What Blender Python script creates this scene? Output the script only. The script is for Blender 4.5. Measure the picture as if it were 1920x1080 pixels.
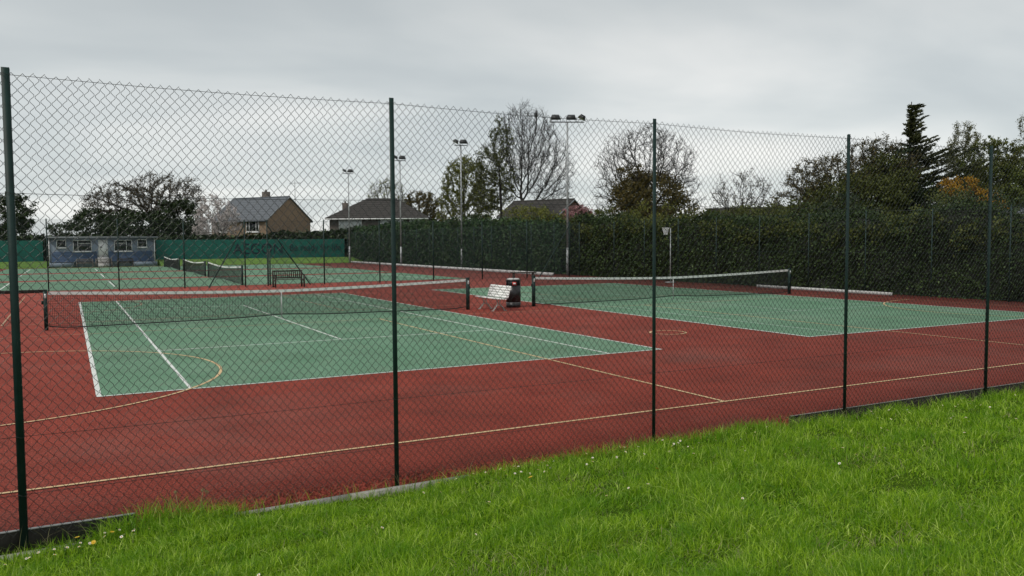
import bpy, math, random
import numpy as np
from mathutils import Matrix, Vector

# ------------------------------------------------------------------ camera
scene = bpy.context.scene
for o in list(bpy.data.objects): bpy.data.objects.remove(o)
COL = scene.collection
PI = math.pi
CAM = np.array([-0.321, -14.220, 2.363])
RT = (0.88172941, -0.47170748, -0.00673121)
UP = (0.03243337, 0.04637840, 0.99839728)
FW = (0.47063928, 0.88053455, -0.05619227)
cd = bpy.data.cameras.new('camera'); cam = bpy.data.objects.new('camera', cd); COL.objects.link(cam)
cd.sensor_width = 36.0; cd.lens = 1554.81 / 1920 * 36.0
cd.clip_start = 0.05; cd.clip_end = 3000
cam.matrix_world = Matrix(((RT[0], UP[0], -FW[0], CAM[0]), (RT[1], UP[1], -FW[1], CAM[1]), (RT[2], UP[2], -FW[2], CAM[2]), (0, 0, 0, 1)))
scene.camera = cam

# ------------------------------------------------------------------ sky, sun, exposure
SUN_EL, SUN_AZ = math.radians(50), math.radians(-102)      # azimuth from +Y, negative = to the left
world = bpy.data.worlds.new('World'); scene.world = world; world.use_nodes = True
nt = world.node_tree; nt.nodes.clear()
def wn(t, **k):
    n = nt.nodes.new(t)
    for a, b in k.items(): setattr(n, a, b)
    return n
def wl(a, b): nt.links.new(a, b)
sky = wn('ShaderNodeTexSky', sky_type='NISHITA'); sky.sun_disc = False
sky.sun_elevation = SUN_EL; sky.sun_rotation = SUN_AZ
bg1 = wn('ShaderNodeBackground'); bg1.inputs[1].default_value = 0.10; wl(sky.outputs[0], bg1.inputs[0])
tc = wn('ShaderNodeTexCoord'); sp = wn('ShaderNodeSeparateXYZ'); wl(tc.outputs['Generated'], sp.inputs[0])
zz = wn('ShaderNodeMath', operation='MAXIMUM'); wl(sp.outputs[2], zz.inputs[0]); zz.inputs[1].default_value = 0.0
za = wn('ShaderNodeMath', operation='ADD'); wl(zz.outputs[0], za.inputs[0]); za.inputs[1].default_value = 0.16
dx = wn('ShaderNodeMath', operation='DIVIDE'); wl(sp.outputs[0], dx.inputs[0]); wl(za.outputs[0], dx.inputs[1])
dy = wn('ShaderNodeMath', operation='DIVIDE'); wl(sp.outputs[1], dy.inputs[0]); wl(za.outputs[0], dy.inputs[1])
cb = wn('ShaderNodeCombineXYZ'); wl(dx.outputs[0], cb.inputs[0]); wl(dy.outputs[0], cb.inputs[1])
mp = wn('ShaderNodeMapping'); mp.inputs['Rotation'].default_value = (0, 0, 0.45); mp.inputs['Scale'].default_value = (0.8, 1.0, 1); mp.inputs['Location'].default_value = (1.3, 0.4, 0)
wl(cb.outputs[0], mp.inputs[0])
nz = wn('ShaderNodeTexNoise'); nz.inputs['Scale'].default_value = 0.80; nz.inputs['Detail'].default_value = 5.0; nz.inputs['Roughness'].default_value = 0.45; nz.inputs['Distortion'].default_value = 0.3
wl(mp.outputs[0], nz.inputs[0])
cr = wn('ShaderNodeValToRGB'); cr.color_ramp.interpolation = 'B_SPLINE'
e = cr.color_ramp.elements
e[0].position = 0.32; e[0].color = (0.42, 0.45, 0.46, 1)
e[1].position = 0.70; e[1].color = (0.80, 0.785, 0.755, 1)
m1 = e.new(0.50); m1.color = (0.505, 0.54, 0.54, 1)
wl(nz.outputs[0], cr.inputs[0])
# thin cloud brightens towards the horizon, as it does all round under such a sky
hz = wn('ShaderNodeMapRange'); hz.inputs[1].default_value = 0.0; hz.inputs[2].default_value = 0.26; hz.inputs[3].default_value = 1.20; hz.inputs[4].default_value = 0.93
wl(zz.outputs[0], hz.inputs[0])
bg2 = wn('ShaderNodeBackground'); wl(cr.outputs[0], bg2.inputs[0]); wl(hz.outputs[0], bg2.inputs[1])
mx = wn('ShaderNodeMixShader'); mx.inputs[0].default_value = 0.90
wl(bg1.outputs[0], mx.inputs[1]); wl(bg2.outputs[0], mx.inputs[2])
wo = wn('ShaderNodeOutputWorld'); wl(mx.outputs[0], wo.inputs[0])
sd = bpy.data.lights.new('sun', 'SUN'); sun = bpy.data.objects.new('sun', sd); COL.objects.link(sun)
sd.energy = 1.5; sd.angle = math.radians(14); sd.color = (1.0, 0.95, 0.87)
sdir = Vector((math.sin(SUN_AZ) * math.cos(SUN_EL), math.cos(SUN_AZ) * math.cos(SUN_EL), math.sin(SUN_EL)))
sun.rotation_euler = sdir.to_track_quat('Z', 'Y').to_euler(); sun.location = (-20, 20, 30)
vs = scene.view_settings; vs.view_transform = 'Standard'; vs.look = 'None'; vs.exposure = 0.28; vs.gamma = 1.0; vs.use_curve_mapping = False

# ------------------------------------------------------------------ materials
def mat(name, col, rough=0.7, var=0.0, scale=5.0, bump=0.0, bscale=60.0, col2=None, metal=0.0, spec=0.5, detail=6.0, var2=0.0, scale2=90.0, coord='Object', stain=0.0, stain_scale=0.5, fade=0.0):
    m = bpy.data.materials.new(name); m.use_nodes = True
    t = m.node_tree; b = t.nodes['Principled BSDF']
    b.inputs['Roughness'].default_value = rough; b.inputs['Metallic'].default_value = metal; b.inputs['Specular IOR Level'].default_value = spec
    c = (*col, 1)
    if col2 is None: col2 = tuple(x * (1 - var) for x in col)
    b.inputs['Base Color'].default_value = c
    tcn = t.nodes.new('ShaderNodeTexCoord')
    if var or col2 != tuple(col):
        n = t.nodes.new('ShaderNodeTexNoise'); n.inputs['Scale'].default_value = scale; n.inputs['Detail'].default_value = detail; n.inputs['Roughness'].default_value = 0.62
        t.links.new(tcn.outputs[coord], n.inputs[0])
        r = t.nodes.new('ShaderNodeMapRange'); r.inputs[1].default_value = 0.32; r.inputs[2].default_value = 0.68
        t.links.new(n.outputs[0], r.inputs[0])
        x = t.nodes.new('ShaderNodeMix'); x.data_type = 'RGBA'; x.inputs[6].default_value = c; x.inputs[7].default_value = (*col2, 1)
        t.links.new(r.outputs[0], x.inputs[0]); out = x.outputs[2]
        if var2:
            n2 = t.nodes.new('ShaderNodeTexNoise'); n2.inputs['Scale'].default_value = scale2; n2.inputs['Detail'].default_value = 3
            t.links.new(tcn.outputs[coord], n2.inputs[0])
            r2 = t.nodes.new('ShaderNodeMapRange'); r2.inputs[1].default_value = 0.35; r2.inputs[2].default_value = 0.65; r2.inputs[3].default_value = 1 - var2; r2.inputs[4].default_value = 1 + var2
            t.links.new(n2.outputs[0], r2.inputs[0])
            x2 = t.nodes.new('ShaderNodeMix'); x2.data_type = 'RGBA'; x2.blend_type = 'MULTIPLY'; x2.inputs[0].default_value = 1
            t.links.new(out, x2.inputs[6]); t.links.new(r2.outputs[0], x2.inputs[7]); out = x2.outputs[2]
        for amt, sc, lo, hi, tone in ((stain, stain_scale, 0.50, 0.72, 0.0), (fade, stain_scale * 0.6, 0.52, 0.75, 1.0)):
            if not amt: continue
            n3 = t.nodes.new('ShaderNodeTexNoise'); n3.inputs['Scale'].default_value = sc; n3.inputs['Detail'].default_value = 8; n3.inputs['Roughness'].default_value = 0.68; n3.inputs['Distortion'].default_value = 0.6
            mpn = t.nodes.new('ShaderNodeMapping'); mpn.inputs['Location'].default_value = (7.3 * tone + 2, 1.7, 0); t.links.new(tcn.outputs[coord], mpn.inputs[0]); t.links.new(mpn.outputs[0], n3.inputs[0])
            r3 = t.nodes.new('ShaderNodeMapRange'); r3.inputs[1].default_value = lo; r3.inputs[2].default_value = hi; r3.inputs[3].default_value = 0; r3.inputs[4].default_value = amt; t.links.new(n3.outputs[0], r3.inputs[0])
            x3 = t.nodes.new('ShaderNodeMix'); x3.data_type = 'RGBA'; x3.inputs[7].default_value = (0.05, 0.045, 0.035, 1) if tone == 0 else (0.36, 0.30, 0.26, 1)
            t.links.new(r3.outputs[0], x3.inputs[0]); t.links.new(out, x3.inputs[6]); out = x3.outputs[2]
        t.links.new(out, b.inputs['Base Color'])
    if bump:
        n = t.nodes.new('ShaderNodeTexNoise'); n.inputs['Scale'].default_value = bscale; n.inputs['Detail'].default_value = 4
        t.links.new(tcn.outputs[coord], n.inputs[0])
        bp = t.nodes.new('ShaderNodeBump'); bp.inputs['Strength'].default_value = bump; bp.inputs['Distance'].default_value = 0.02
        t.links.new(n.outputs[0], bp.inputs['Height']); t.links.new(bp.outputs[0], b.inputs['Normal'])
    return m

def leafmat(name, c1, c2, trans=0.3, rough=0.55, c3=None, patch=None, pscale=1.0, pamt=0.6):
    """foliage: every leaf (mesh island) gets its own tint"""
    m = bpy.data.materials.new(name); m.use_nodes = True
    t = m.node_tree; b = t.nodes['Principled BSDF']; b.inputs['Roughness'].default_value = rough; b.inputs['Specular IOR Level'].default_value = 0.25
    g = t.nodes.new('ShaderNodeNewGeometry'); r = t.nodes.new('ShaderNodeValToRGB')
    r.color_ramp.elements[0].color = (*c1, 1); r.color_ramp.elements[1].color = (*c2, 1)
    if c3: k = r.color_ramp.elements.new(0.85); k.color = (*c2, 1); r.color_ramp.elements[-1].color = (*c3, 1)
    t.links.new(g.outputs['Random Per Island'], r.inputs[0])
    out = r.outputs[0]
    if patch:                                                  # drifts of another growth, a few leaves or blades at a time
        tcn = t.nodes.new('ShaderNodeTexCoord'); n = t.nodes.new('ShaderNodeTexNoise'); n.inputs['Scale'].default_value = pscale; n.inputs['Detail'].default_value = 5; n.inputs['Roughness'].default_value = 0.65
        t.links.new(tcn.outputs['Object'], n.inputs[0]); mr = t.nodes.new('ShaderNodeMapRange'); mr.inputs[1].default_value = 0.45; mr.inputs[2].default_value = 0.66; mr.inputs[4].default_value = pamt; t.links.new(n.outputs[0], mr.inputs[0])
        xm = t.nodes.new('ShaderNodeMix'); xm.data_type = 'RGBA'; xm.inputs[7].default_value = (*patch, 1); t.links.new(mr.outputs[0], xm.inputs[0]); t.links.new(out, xm.inputs[6]); out = xm.outputs[2]
    t.links.new(out, b.inputs['Base Color'])
    tr = t.nodes.new('ShaderNodeBsdfTranslucent'); t.links.new(out, tr.inputs[0])
    mxx = t.nodes.new('ShaderNodeMixShader'); mxx.inputs[0].default_value = trans
    t.links.new(b.outputs[0], mxx.inputs[1]); t.links.new(tr.outputs[0], mxx.inputs[2])
    t.links.new(mxx.outputs[0], t.nodes['Material Output'].inputs[0])
    return m

M = dict(
    red=mat('red_tarmac', (0.325, 0.066, 0.046), 0.85, col2=(0.235, 0.047, 0.034), scale=0.8, bump=0.8, bscale=110, var2=0.60, scale2=48, detail=9, spec=0.25, stain=0.30, stain_scale=0.45, fade=0.16),
    green=mat('green_court_paint', (0.140, 0.262, 0.172), 0.85, col2=(0.096, 0.205, 0.122), scale=0.6, bump=0.35, bscale=160, var2=0.32, scale2=50, detail=9, spec=0.25, stain=0.30, stain_scale=0.5, fade=0.22),
    white=mat('white_line_paint', (0.72, 0.74, 0.71), 0.7, col2=(0.55, 0.58, 0.54), scale=3, var2=0.15, scale2=60),
    faint=mat('worn_white_line_paint', (0.46, 0.55, 0.49), 0.7, col2=(0.30, 0.42, 0.34), scale=3, var2=0.25, scale2=50),
    yellow=mat('cream_line_paint', (0.66, 0.47, 0.25), 0.7, col2=(0.52, 0.36, 0.19), scale=2, var2=0.15, scale2=60),
    yfaint=mat('worn_cream_line_paint', (0.42, 0.26, 0.15), 0.7, col2=(0.28, 0.15, 0.09), scale=3, var2=0.25, scale2=50),
    post=mat('dark_green_steel', (0.007, 0.030, 0.026), 0.55, var=0.4, scale=6, bump=0.1, spec=0.3),
    wire=mat('green_coated_wire', (0.010, 0.016, 0.015), 0.36, var=0.3, scale=3, spec=0.5),
    farwire=mat('old_green_coated_wire', (0.014, 0.040, 0.038), 0.7, var=0.3, scale=3),
    netcord=mat('black_net_cord', (0.012, 0.016, 0.014), 0.7, var=0.2),
    tape=mat('white_canvas_tape', (0.78, 0.78, 0.76), 0.8, var=0.15, scale=4, bump=0.2, bscale=30),
    concrete=mat('grey_concrete', (0.36, 0.35, 0.32), 0.9, var=0.35, scale=4, bump=0.4, bscale=40),
    dboard=mat('dark_weathered_board', (0.030, 0.028, 0.022), 0.9, var=0.45, scale=5, bump=0.4, bscale=30),
    kerbw=mat('pale_kerb', (0.55, 0.55, 0.54), 0.85, var=0.3, scale=2, bump=0.2),
    soil=mat('turf_soil', (0.060, 0.110, 0.010), 1.0, col2=(0.035, 0.065, 0.008), scale=3, bump=0.6, bscale=25, spec=0.0, var2=0.4, scale2=40),
    lawn=mat('far_lawn', (0.110, 0.200, 0.030), 0.95, col2=(0.075, 0.150, 0.022), scale=0.4, bump=0.7, bscale=12, var2=0.3, scale2=8),
    bark=mat('dark_bark', (0.024, 0.020, 0.016), 0.9, var=0.4, scale=3, bump=0.5, bscale=12),
    twig=mat('greybrown_twig', (0.052, 0.044, 0.036), 0.9, var=0.3, scale=2),
    galv=mat('galvanised_steel', (0.42, 0.44, 0.45), 0.5, var=0.25, scale=3, metal=0.3),
    lampbody=mat('dark_lamp_housing', (0.022, 0.024, 0.026), 0.5, var=0.2),
    lampglass=mat('lamp_front_glass', (0.45, 0.47, 0.48), 0.15, var=0.1),
    wood=mat('dark_bench_timber', (0.040, 0.028, 0.020), 0.75, var=0.4, scale=8, bump=0.3, bscale=40),
    greywood=mat('weathered_bench_timber', (0.17, 0.15, 0.13), 0.8, var=0.35, scale=8, bump=0.3, bscale=40),
    benchw=mat('white_bench_paint', (0.88, 0.87, 0.85), 0.5, var=0.08, scale=8),
    benchleg=mat('pale_cast_iron', (0.42, 0.43, 0.40), 0.6, var=0.35, scale=9),
    binblack=mat('black_bin_plastic', (0.010, 0.010, 0.012), 0.35, var=0.2),
    signred=mat('red_sign_print', (0.55, 0.05, 0.04), 0.5, var=0.1),
    white2=mat('white_gloss_paint', (0.74, 0.75, 0.75), 0.45, var=0.1, scale=3),
    pavblue=mat('blue_painted_boards', (0.066, 0.112, 0.205), 0.7, var=0.12, scale=3, bump=0.1, bscale=15),
    pavgrey=mat('bluegrey_render', (0.180, 0.225, 0.280), 0.8, var=0.10, scale=2, bump=0.2, bscale=20),
    felt=mat('grey_roof_felt', (0.22, 0.24, 0.26), 0.9, var=0.2),
    glass=mat('dark_window_glass', (0.020, 0.026, 0.030), 0.08, var=0.2, scale=1, spec=0.7),
    curtain=mat('pale_window_blind', (0.62, 0.66, 0.68), 0.5, var=0.2, scale=6),
    banner=mat('green_windbreak_cloth', (0.008, 0.150, 0.118), 0.8, var=0.35, scale=1.2, bump=0.3, bscale=5),
    bannertext=mat('navy_banner_print', (0.010, 0.022, 0.040), 0.8, var=0.2),
    daisyw=mat('daisy_petals', (0.80, 0.80, 0.78), 0.6, var=0.05),
    dandy=mat('dandelion_petals', (0.75, 0.48, 0.02), 0.6, var=0.2, scale=40),
    slate=mat('grey_roof_tiles', (0.115, 0.130, 0.150), 0.7, var=0.3, scale=3),
    redroof=mat('brown_roof_tiles', (0.050, 0.046, 0.043), 0.85, var=0.35, scale=3),
)
def brickmat(name, c1, c2, mortar, sc=4.0):
    m = bpy.data.materials.new(name); m.use_nodes = True; t = m.node_tree; b = t.nodes['Principled BSDF']; b.inputs['Roughness'].default_value = 0.9
    tcn = t.nodes.new('ShaderNodeTexCoord'); s = t.nodes.new('ShaderNodeSeparateXYZ'); t.links.new(tcn.outputs['Object'], s.inputs[0])
    a = t.nodes.new('ShaderNodeMath'); a.operation = 'ADD'; t.links.new(s.outputs[0], a.inputs[0]); t.links.new(s.outputs[1], a.inputs[1])
    c = t.nodes.new('ShaderNodeCombineXYZ'); t.links.new(a.outputs[0], c.inputs[0]); t.links.new(s.outputs[2], c.inputs[1])
    k = t.nodes.new('ShaderNodeTexBrick'); k.inputs['Scale'].default_value = sc; k.inputs['Color1'].default_value = (*c1, 1); k.inputs['Color2'].default_value = (*c2, 1); k.inputs['Mortar'].default_value = (*mortar, 1)
    k.inputs['Brick Width'].default_value = 0.9; k.inputs['Row Height'].default_value = 0.3; k.inputs['Mortar Size'].default_value = 0.02
    t.links.new(c.outputs[0], k.inputs[0]); t.links.new(k.outputs[0], b.inputs['Base Color'])
    return m
M['brick'] = brickmat('brown_brick', (0.285, 0.195, 0.122), (0.215, 0.150, 0.098), (0.16, 0.14, 0.12))
M['brick_red'] = brickmat('red_brick', (0.150, 0.065, 0.048), (0.105, 0.050, 0.040), (0.15, 0.12, 0.10))
M['brick_grey'] = brickmat('dull_brick', (0.110, 0.090, 0.075), (0.085, 0.070, 0.060), (0.13, 0.12, 0.11))
L = dict(
    grass=leafmat('grass_blades', (0.050, 0.160, 0.004), (0.385, 0.600, 0.028), 0.47, 0.38, c3=(0.70, 0.84, 0.22), patch=(0.115, 0.295, 0.008), pscale=2.0, pamt=0.72),
    straw=leafmat('dry_grass_blades', (0.22, 0.20, 0.09), (0.36, 0.34, 0.18), 0.3),
    weed=leafmat('weed_leaves', (0.07, 0.16, 0.02), (0.12, 0.24, 0.03), 0.35),
    dark=leafmat('dark_ivy_leaves', (0.014, 0.026, 0.012), (0.042, 0.066, 0.024), 0.15, 0.4, c3=(0.085, 0.125, 0.045)),
    hedge=leafmat('hedge_leaves', (0.012, 0.026, 0.010), (0.042, 0.070, 0.021), 0.12, 0.6, c3=(0.090, 0.130, 0.040), patch=(0.058, 0.092, 0.022), pscale=0.8, pamt=0.6),
    trim=leafmat('clipped_hedge_leaves', (0.018, 0.046, 0.020), (0.055, 0.105, 0.040), 0.15, 0.6, patch=(0.075, 0.110, 0.030), pscale=0.5, pamt=0.5),
    olive=leafmat('olive_leaves', (0.050, 0.064, 0.016), (0.125, 0.140, 0.034), 0.3),
    fresh=leafmat('fresh_spring_leaves', (0.100, 0.115, 0.022), (0.240, 0.250, 0.060), 0.4),
    bud=leafmat('brown_buds', (0.075, 0.060, 0.032), (0.130, 0.100, 0.050), 0.3),
    rust=leafmat('rusty_ivy_leaves', (0.070, 0.062, 0.018), (0.150, 0.115, 0.036), 0.25),
    blossom=leafmat('white_blossom', (0.55, 0.49, 0.48), (0.80, 0.74, 0.73), 0.3),
    pink=leafmat('pink_blossom', (0.30, 0.14, 0.15), (0.48, 0.27, 0.27), 0.3),
    orange=leafmat('orange_blossom', (0.30, 0.16, 0.02), (0.48, 0.28, 0.03), 0.3),
    conifer=leafmat('conifer_sprays', (0.020, 0.028, 0.012), (0.075, 0.080, 0.026), 0.1),
    midgreen=leafmat('mid_green_leaves', (0.060, 0.085, 0.018), (0.150, 0.185, 0.042), 0.35, patch=(0.15, 0.12, 0.04), pscale=0.6, pamt=0.5),
    birch=leafmat('birch_leaves', (0.110, 0.115, 0.055), (0.200, 0.200, 0.105), 0.4),
)

# ------------------------------------------------------------------ mesh helpers
class MB:
    def __init__(s): s.v = []; s.f = {}; s.n = 0
    def add(s, v, f):
        v = np.asarray(v, np.float32).reshape(-1, 3); f = np.asarray(f, np.int32)
        s.f.setdefault(f.shape[1], []).append(f + s.n); s.v.append(v); s.n += len(v); return s
    def box(s, c, d, rz=0.0, rx=0.0, ry=0.0):
        x, y, z = d[0] / 2, d[1] / 2, d[2] / 2
        v = np.array([(-x, -y, -z), (x, -y, -z), (x, y, -z), (-x, y, -z), (-x, -y, z), (x, -y, z), (x, y, z), (-x, y, z)])
        if rx or ry or rz:
            R = np.array(Matrix.Rotation(rz, 3, 'Z') @ Matrix.Rotation(ry, 3, 'Y') @ Matrix.Rotation(rx, 3, 'X')); v = v @ R.T
        return s.add(v + np.array(c), [(0, 3, 2, 1), (4, 5, 6, 7), (0, 1, 5, 4), (1, 2, 6, 5), (2, 3, 7, 6), (3, 0, 4, 7)])
    def bb(s, x0, x1, y0, y1, z0, z1): return s.box(((x0 + x1) / 2, (y0 + y1) / 2, (z0 + z1) / 2), (x1 - x0, y1 - y0, z1 - z0))
    def sheet(s, x0, x1, y0, y1, z): return s.add([(x0, y0, z), (x1, y0, z), (x1, y1, z), (x0, y1, z)], [(0, 1, 2, 3)])
    def tubes(s, P0, P1, R0, R1, k=3):
        """one tapered prism per edge, all at once"""
        P0 = np.asarray(P0, float).reshape(-1, 3); P1 = np.asarray(P1, float).reshape(-1, 3); n = len(P0)
        R0 = np.broadcast_to(np.asarray(R0, float), (n,)); R1 = np.broadcast_to(np.asarray(R1, float), (n,))
        d = P1 - P0; d /= np.maximum(np.linalg.norm(d, axis=1, keepdims=True), 1e-9)
        ref = np.where(np.abs(d[:, 2:3]) > 0.9, np.array([[1., 0, 0]]), np.array([[0, 0, 1.]]))
        a = np.cross(d, ref); a /= np.linalg.norm(a, axis=1, keepdims=True); b = np.cross(d, a)
        th = np.arange(k) * 2 * PI / k
        ring = a[:, None] * np.cos(th)[None, :, None] + b[:, None] * np.sin(th)[None, :, None]
        v = np.concatenate([P0[:, None] + ring * R0[:, None, None], P1[:, None] + ring * R1[:, None, None]], 1)
        i = np.arange(k); j = (i + 1) % k
        f = np.stack([i, j, j + k, i + k], 1)[None] + (np.arange(n) * 2 * k)[:, None, None]
        return s.add(v, f.reshape(-1, 4))
    def poly(s, pts, r, k=6, cap=True):
        pts = np.asarray(pts, float); n = len(pts); r = np.broadcast_to(np.asarray(r, float), (n,))
        d = np.gradient(pts, axis=0); d /= np.linalg.norm(d, axis=1, keepdims=True)
        ref = np.where(np.abs(d[:, 2:3]) > 0.92, np.array([[1., 0, 0]]), np.array([[0, 0, 1.]]))
        a = np.cross(d, ref); a /= np.linalg.norm(a, axis=1, keepdims=True); b = np.cross(d, a)
        th = np.arange(k) * 2 * PI / k
        v = pts[:, None] + (a[:, None] * np.cos(th)[None, :, None] + b[:, None] * np.sin(th)[None, :, None]) * r[:, None, None]
        i = np.arange(k); j = (i + 1) % k
        f = np.concatenate([np.stack([i + q * k, j + q * k, j + (q + 1) * k, i + (q + 1) * k], 1) for q in range(n - 1)])
        s.add(v, f)
        if cap:
            base = s.n - n * k
            s.f.setdefault(k, []).append(np.array([list(range(base + k - 1, base - 1, -1)), list(range(base + (n - 1) * k, base + n * k))], np.int32))
        return s
    def cyl(s, c, r0, r1, h, k=16):
        th = np.arange(k) * 2 * PI / k; c = np.array(c, float)
        lo = np.stack([np.cos(th) * r0, np.sin(th) * r0, 0 * th], 1) + c; hi = np.stack([np.cos(th) * r1, np.sin(th) * r1, 0 * th + h], 1) + c
        i = np.arange(k); j = (i + 1) % k
        s.add(np.concatenate([lo, hi]), np.stack([i, j, j + k, i + k], 1)); b = s.n - 2 * k
        s.f.setdefault(k, []).append(np.array([list(range(b + k - 1, b - 1, -1)), list(range(b + k, b + 2 * k))], np.int32))
        return s
    def leaves(s, P, size, rng, up=0.0, asp=0.55):
        """leaf-shaped quads (rhombi) with random orientation"""
        P = np.asarray(P, float); n = len(P)
        if n == 0: return s
        u = rng.normal(size=(n, 3)); u /= np.linalg.norm(u, axis=1, keepdims=True)
        w = rng.normal(size=(n, 3)); w[:, 2] += 0; w -= u * (w * u).sum(1, keepdims=True); w /= np.linalg.norm(w, axis=1, keepdims=True)
        sz = np.asarray(size) * rng.uniform(0.6, 1.3, n) * 0.5
        u = u * sz[:, None]; w = w * sz[:, None] * asp
        nn = np.cross(u, w); nn /= np.maximum(np.linalg.norm(nn, axis=1, keepdims=True), 1e-9); nn *= sz[:, None] * 0.25
        v = np.stack([P - u, P + w + nn, P + u, P - w + nn], 1)
        return s.add(v, np.arange(4 * n).reshape(-1, 4))
    def build(s, name, m, parent=None, smooth=False, label=None, kind=None, cat=None, group=None):
        me = bpy.data.meshes.new(name); v = np.concatenate(s.v) if s.v else np.zeros((0, 3))
        me.vertices.add(len(v)); me.vertices.foreach_set('co', np.ascontiguousarray(v, np.float32).ravel())
        fs = [(k, np.concatenate(x)) for k, x in s.f.items()]
        tot = sum(x.size for _, x in fs); nf = sum(len(x) for _, x in fs)
        me.loops.add(tot); me.polygons.add(nf)
        me.loops.foreach_set('vertex_index', np.concatenate([x.ravel() for _, x in fs]).astype(np.int32))
        cnt = np.concatenate([np.full(len(x), k) for k, x in fs]); st = np.concatenate([[0], np.cumsum(cnt)[:-1]])
        me.polygons.foreach_set('loop_start', st.astype(np.int32))
        if smooth: me.polygons.foreach_set('use_smooth', np.ones(nf, bool))
        me.update(calc_edges=True); me.validate()
        me.materials.append(m)
        o = bpy.data.objects.new(name, me); COL.objects.link(o)
        if parent: o.parent = parent
        tag(o, label, cat, group, kind); return o
def tag(o, label=None, cat=None, group=None, kind=None):
    if label: o['label'] = label
    if cat: o['category'] = cat
    if group: o['group'] = group
    if kind: o['kind'] = kind
    return o
def thing(name, label, cat, loc=(0, 0, 0), rotz=0.0, group=None):
    o = bpy.data.objects.new(name, None); COL.objects.link(o); o.location = loc; o.rotation_euler = (0, 0, rotz); o.empty_display_size = 0.2
    return tag(o, label, cat, group)
def copy_tree(o, parent=None):
    c = o.copy(); COL.objects.link(c); c.parent = parent
    for ch in [x for x in bpy.data.objects if x.parent == o]: copy_tree(ch, c)
    return c
def wob(x, y, seed=0, f=1.0):
    """smooth cheap 2-D noise, about -1..1"""
    r = np.random.default_rng(seed); t = 0
    for i in range(6):
        a = r.uniform(0, 2 * PI); k = f * r.uniform(0.6, 2.2); t = t + np.sin(k * (np.cos(a) * x + np.sin(a) * y) + r.uniform(0, 6.28)) / 3.2
    return t

# ------------------------------------------------------------------ the ground
MB().sheet(-700, 900, -500, 1400, -0.45).build('ground', M['lawn'], kind='structure')
MB().bb(-60, 60, 80.3, 84.0, -0.44, -0.03).build('lawn', M['lawn'], kind='structure')
for xa, xb in ((-60, -2.25), (8.35, 60)):
    MB().add([(xa, 80.32, -0.025), (xb, 80.32, -0.025), (xa, 82.0, 0.30), (xb, 82.0, 0.30), (xa, 84.0, 0.62), (xb, 84.0, 0.62), (xa, 84.0, -0.4), (xb, 84.0, -0.4), (xa, 80.32, -0.4), (xb, 80.32, -0.4)],
             [(0, 1, 3, 2), (2, 3, 5, 4), (8, 9, 1, 0)]).add([(xa, 80.32, -0.4), (xa, 80.32, -0.025), (xa, 82.0, 0.30), (xa, 84.0, 0.62), (xa, 84.0, -0.4), (xb, 80.32, -0.4), (xb, 80.32, -0.025), (xb, 82.0, 0.30), (xb, 84.0, 0.62), (xb, 84.0, -0.4)], [(4, 3, 2, 1, 0), (5, 6, 7, 8, 9)]).build('lawn_bank', M['lawn'], kind='structure')
MB().bb(-60, 60, 84.42, 130, -0.44, 0.60).build('upper_lawn', M['lawn'], kind='structure')
court = MB().bb(-9.5, 31.4, -6.36, 80.3, -0.40, 0.0).build('court_surface', M['red'], kind='structure')
Z1, Z2, Z3 = 0.004, 0.008, 0.011
def line(x0, x1, y0, y1, m='white', z=Z2, name='court_line'): return MB().sheet(x0, x1, y0, y1, z).build(name, M[m], court)
def tennis_lines(ox, oy, strong):
    MB().sheet(ox, ox + 10.97, oy, oy + 23.77, Z1).build('green_court_area', M['green'], court)
    w = 0.055; a = 'white'; b = 'white' if strong else 'faint'
    line(ox - 0.01, ox + w + 0.01, oy + w, oy + 23.77 - w, a); line(ox + 10.97 - w, ox + 10.97, oy + w, oy + 23.77 - w, a)
    line(ox, ox + 10.97, oy, oy + w, a); line(ox, ox + 10.97, oy + 23.77 - w, oy + 23.77, a)
    line(ox + 1.37 - w / 2, ox + 1.37 + w / 2, oy + w, oy + 23.77 - w, a if strong else b); line(ox + 9.60 - w / 2, ox + 9.60 + w / 2, oy + w, oy + 23.77 - w, b)
    for yy in (5.485, 18.285): line(ox + 1.37 + w / 2, ox + 9.60 - w / 2, oy + yy - 0.025, oy + yy + 0.025, 'white' if strong else 'faint')
    line(ox + 5.485 - 0.025, ox + 5.485 + 0.025, oy + 5.51, oy + 18.26, b)
tennis_lines(0, 0, True); tennis_lines(15.43, 0, False)
# netball markings across both courts
def ring(cx, cy, r, w, a0, a1, n, m, z):
    t = np.linspace(a0, a1, n); c, s_ = np.cos(t), np.sin(t)
    v = np.concatenate([np.stack([cx + (r - w / 2) * c, cy + (r - w / 2) * s_, 0 * t + z], 1), np.stack([cx + (r + w / 2) * c, cy + (r + w / 2) * s_, 0 * t + z], 1)])
    i = np.arange(n - 1); MB().add(v, np.stack([i, i + n, i + n + 1, i + 1], 1)).build('netball_line', M[m], court)
def netball(y0, m, ma):
    y1 = y0 + 15.25; x0, x1 = -2.1, 28.35; w = 0.05; z = Z3
    for yy, mm in ((y0, m), (y1, ma)): line(x0, x1, yy - w / 2, yy + w / 2, mm, z, 'netball_line')
    for xx, mm in ((x0, m), (8.06, m), (18.15, m), (x1, ma)): line(xx - w / 2, xx + w / 2, y0 + w / 2, y1 - w / 2, mm, z, 'netball_line')
    cy = (y0 + y1) / 2
    ring(x0, cy, 4.27, w, -PI / 2 + 0.006, PI / 2 - 0.006, 60, m, z + 0.002); ring(x1, cy, 4.27, w, PI / 2 + 0.006, 1.5 * PI - 0.006, 60, m, z + 0.002)
    ring(13.14, cy, 0.45, w, 0, 2 * PI, 40, m, z + 0.002)
netball(-5.10, 'yellow', 'yfaint'); netball(13.9, 'yfaint', 'yfaint')
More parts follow.
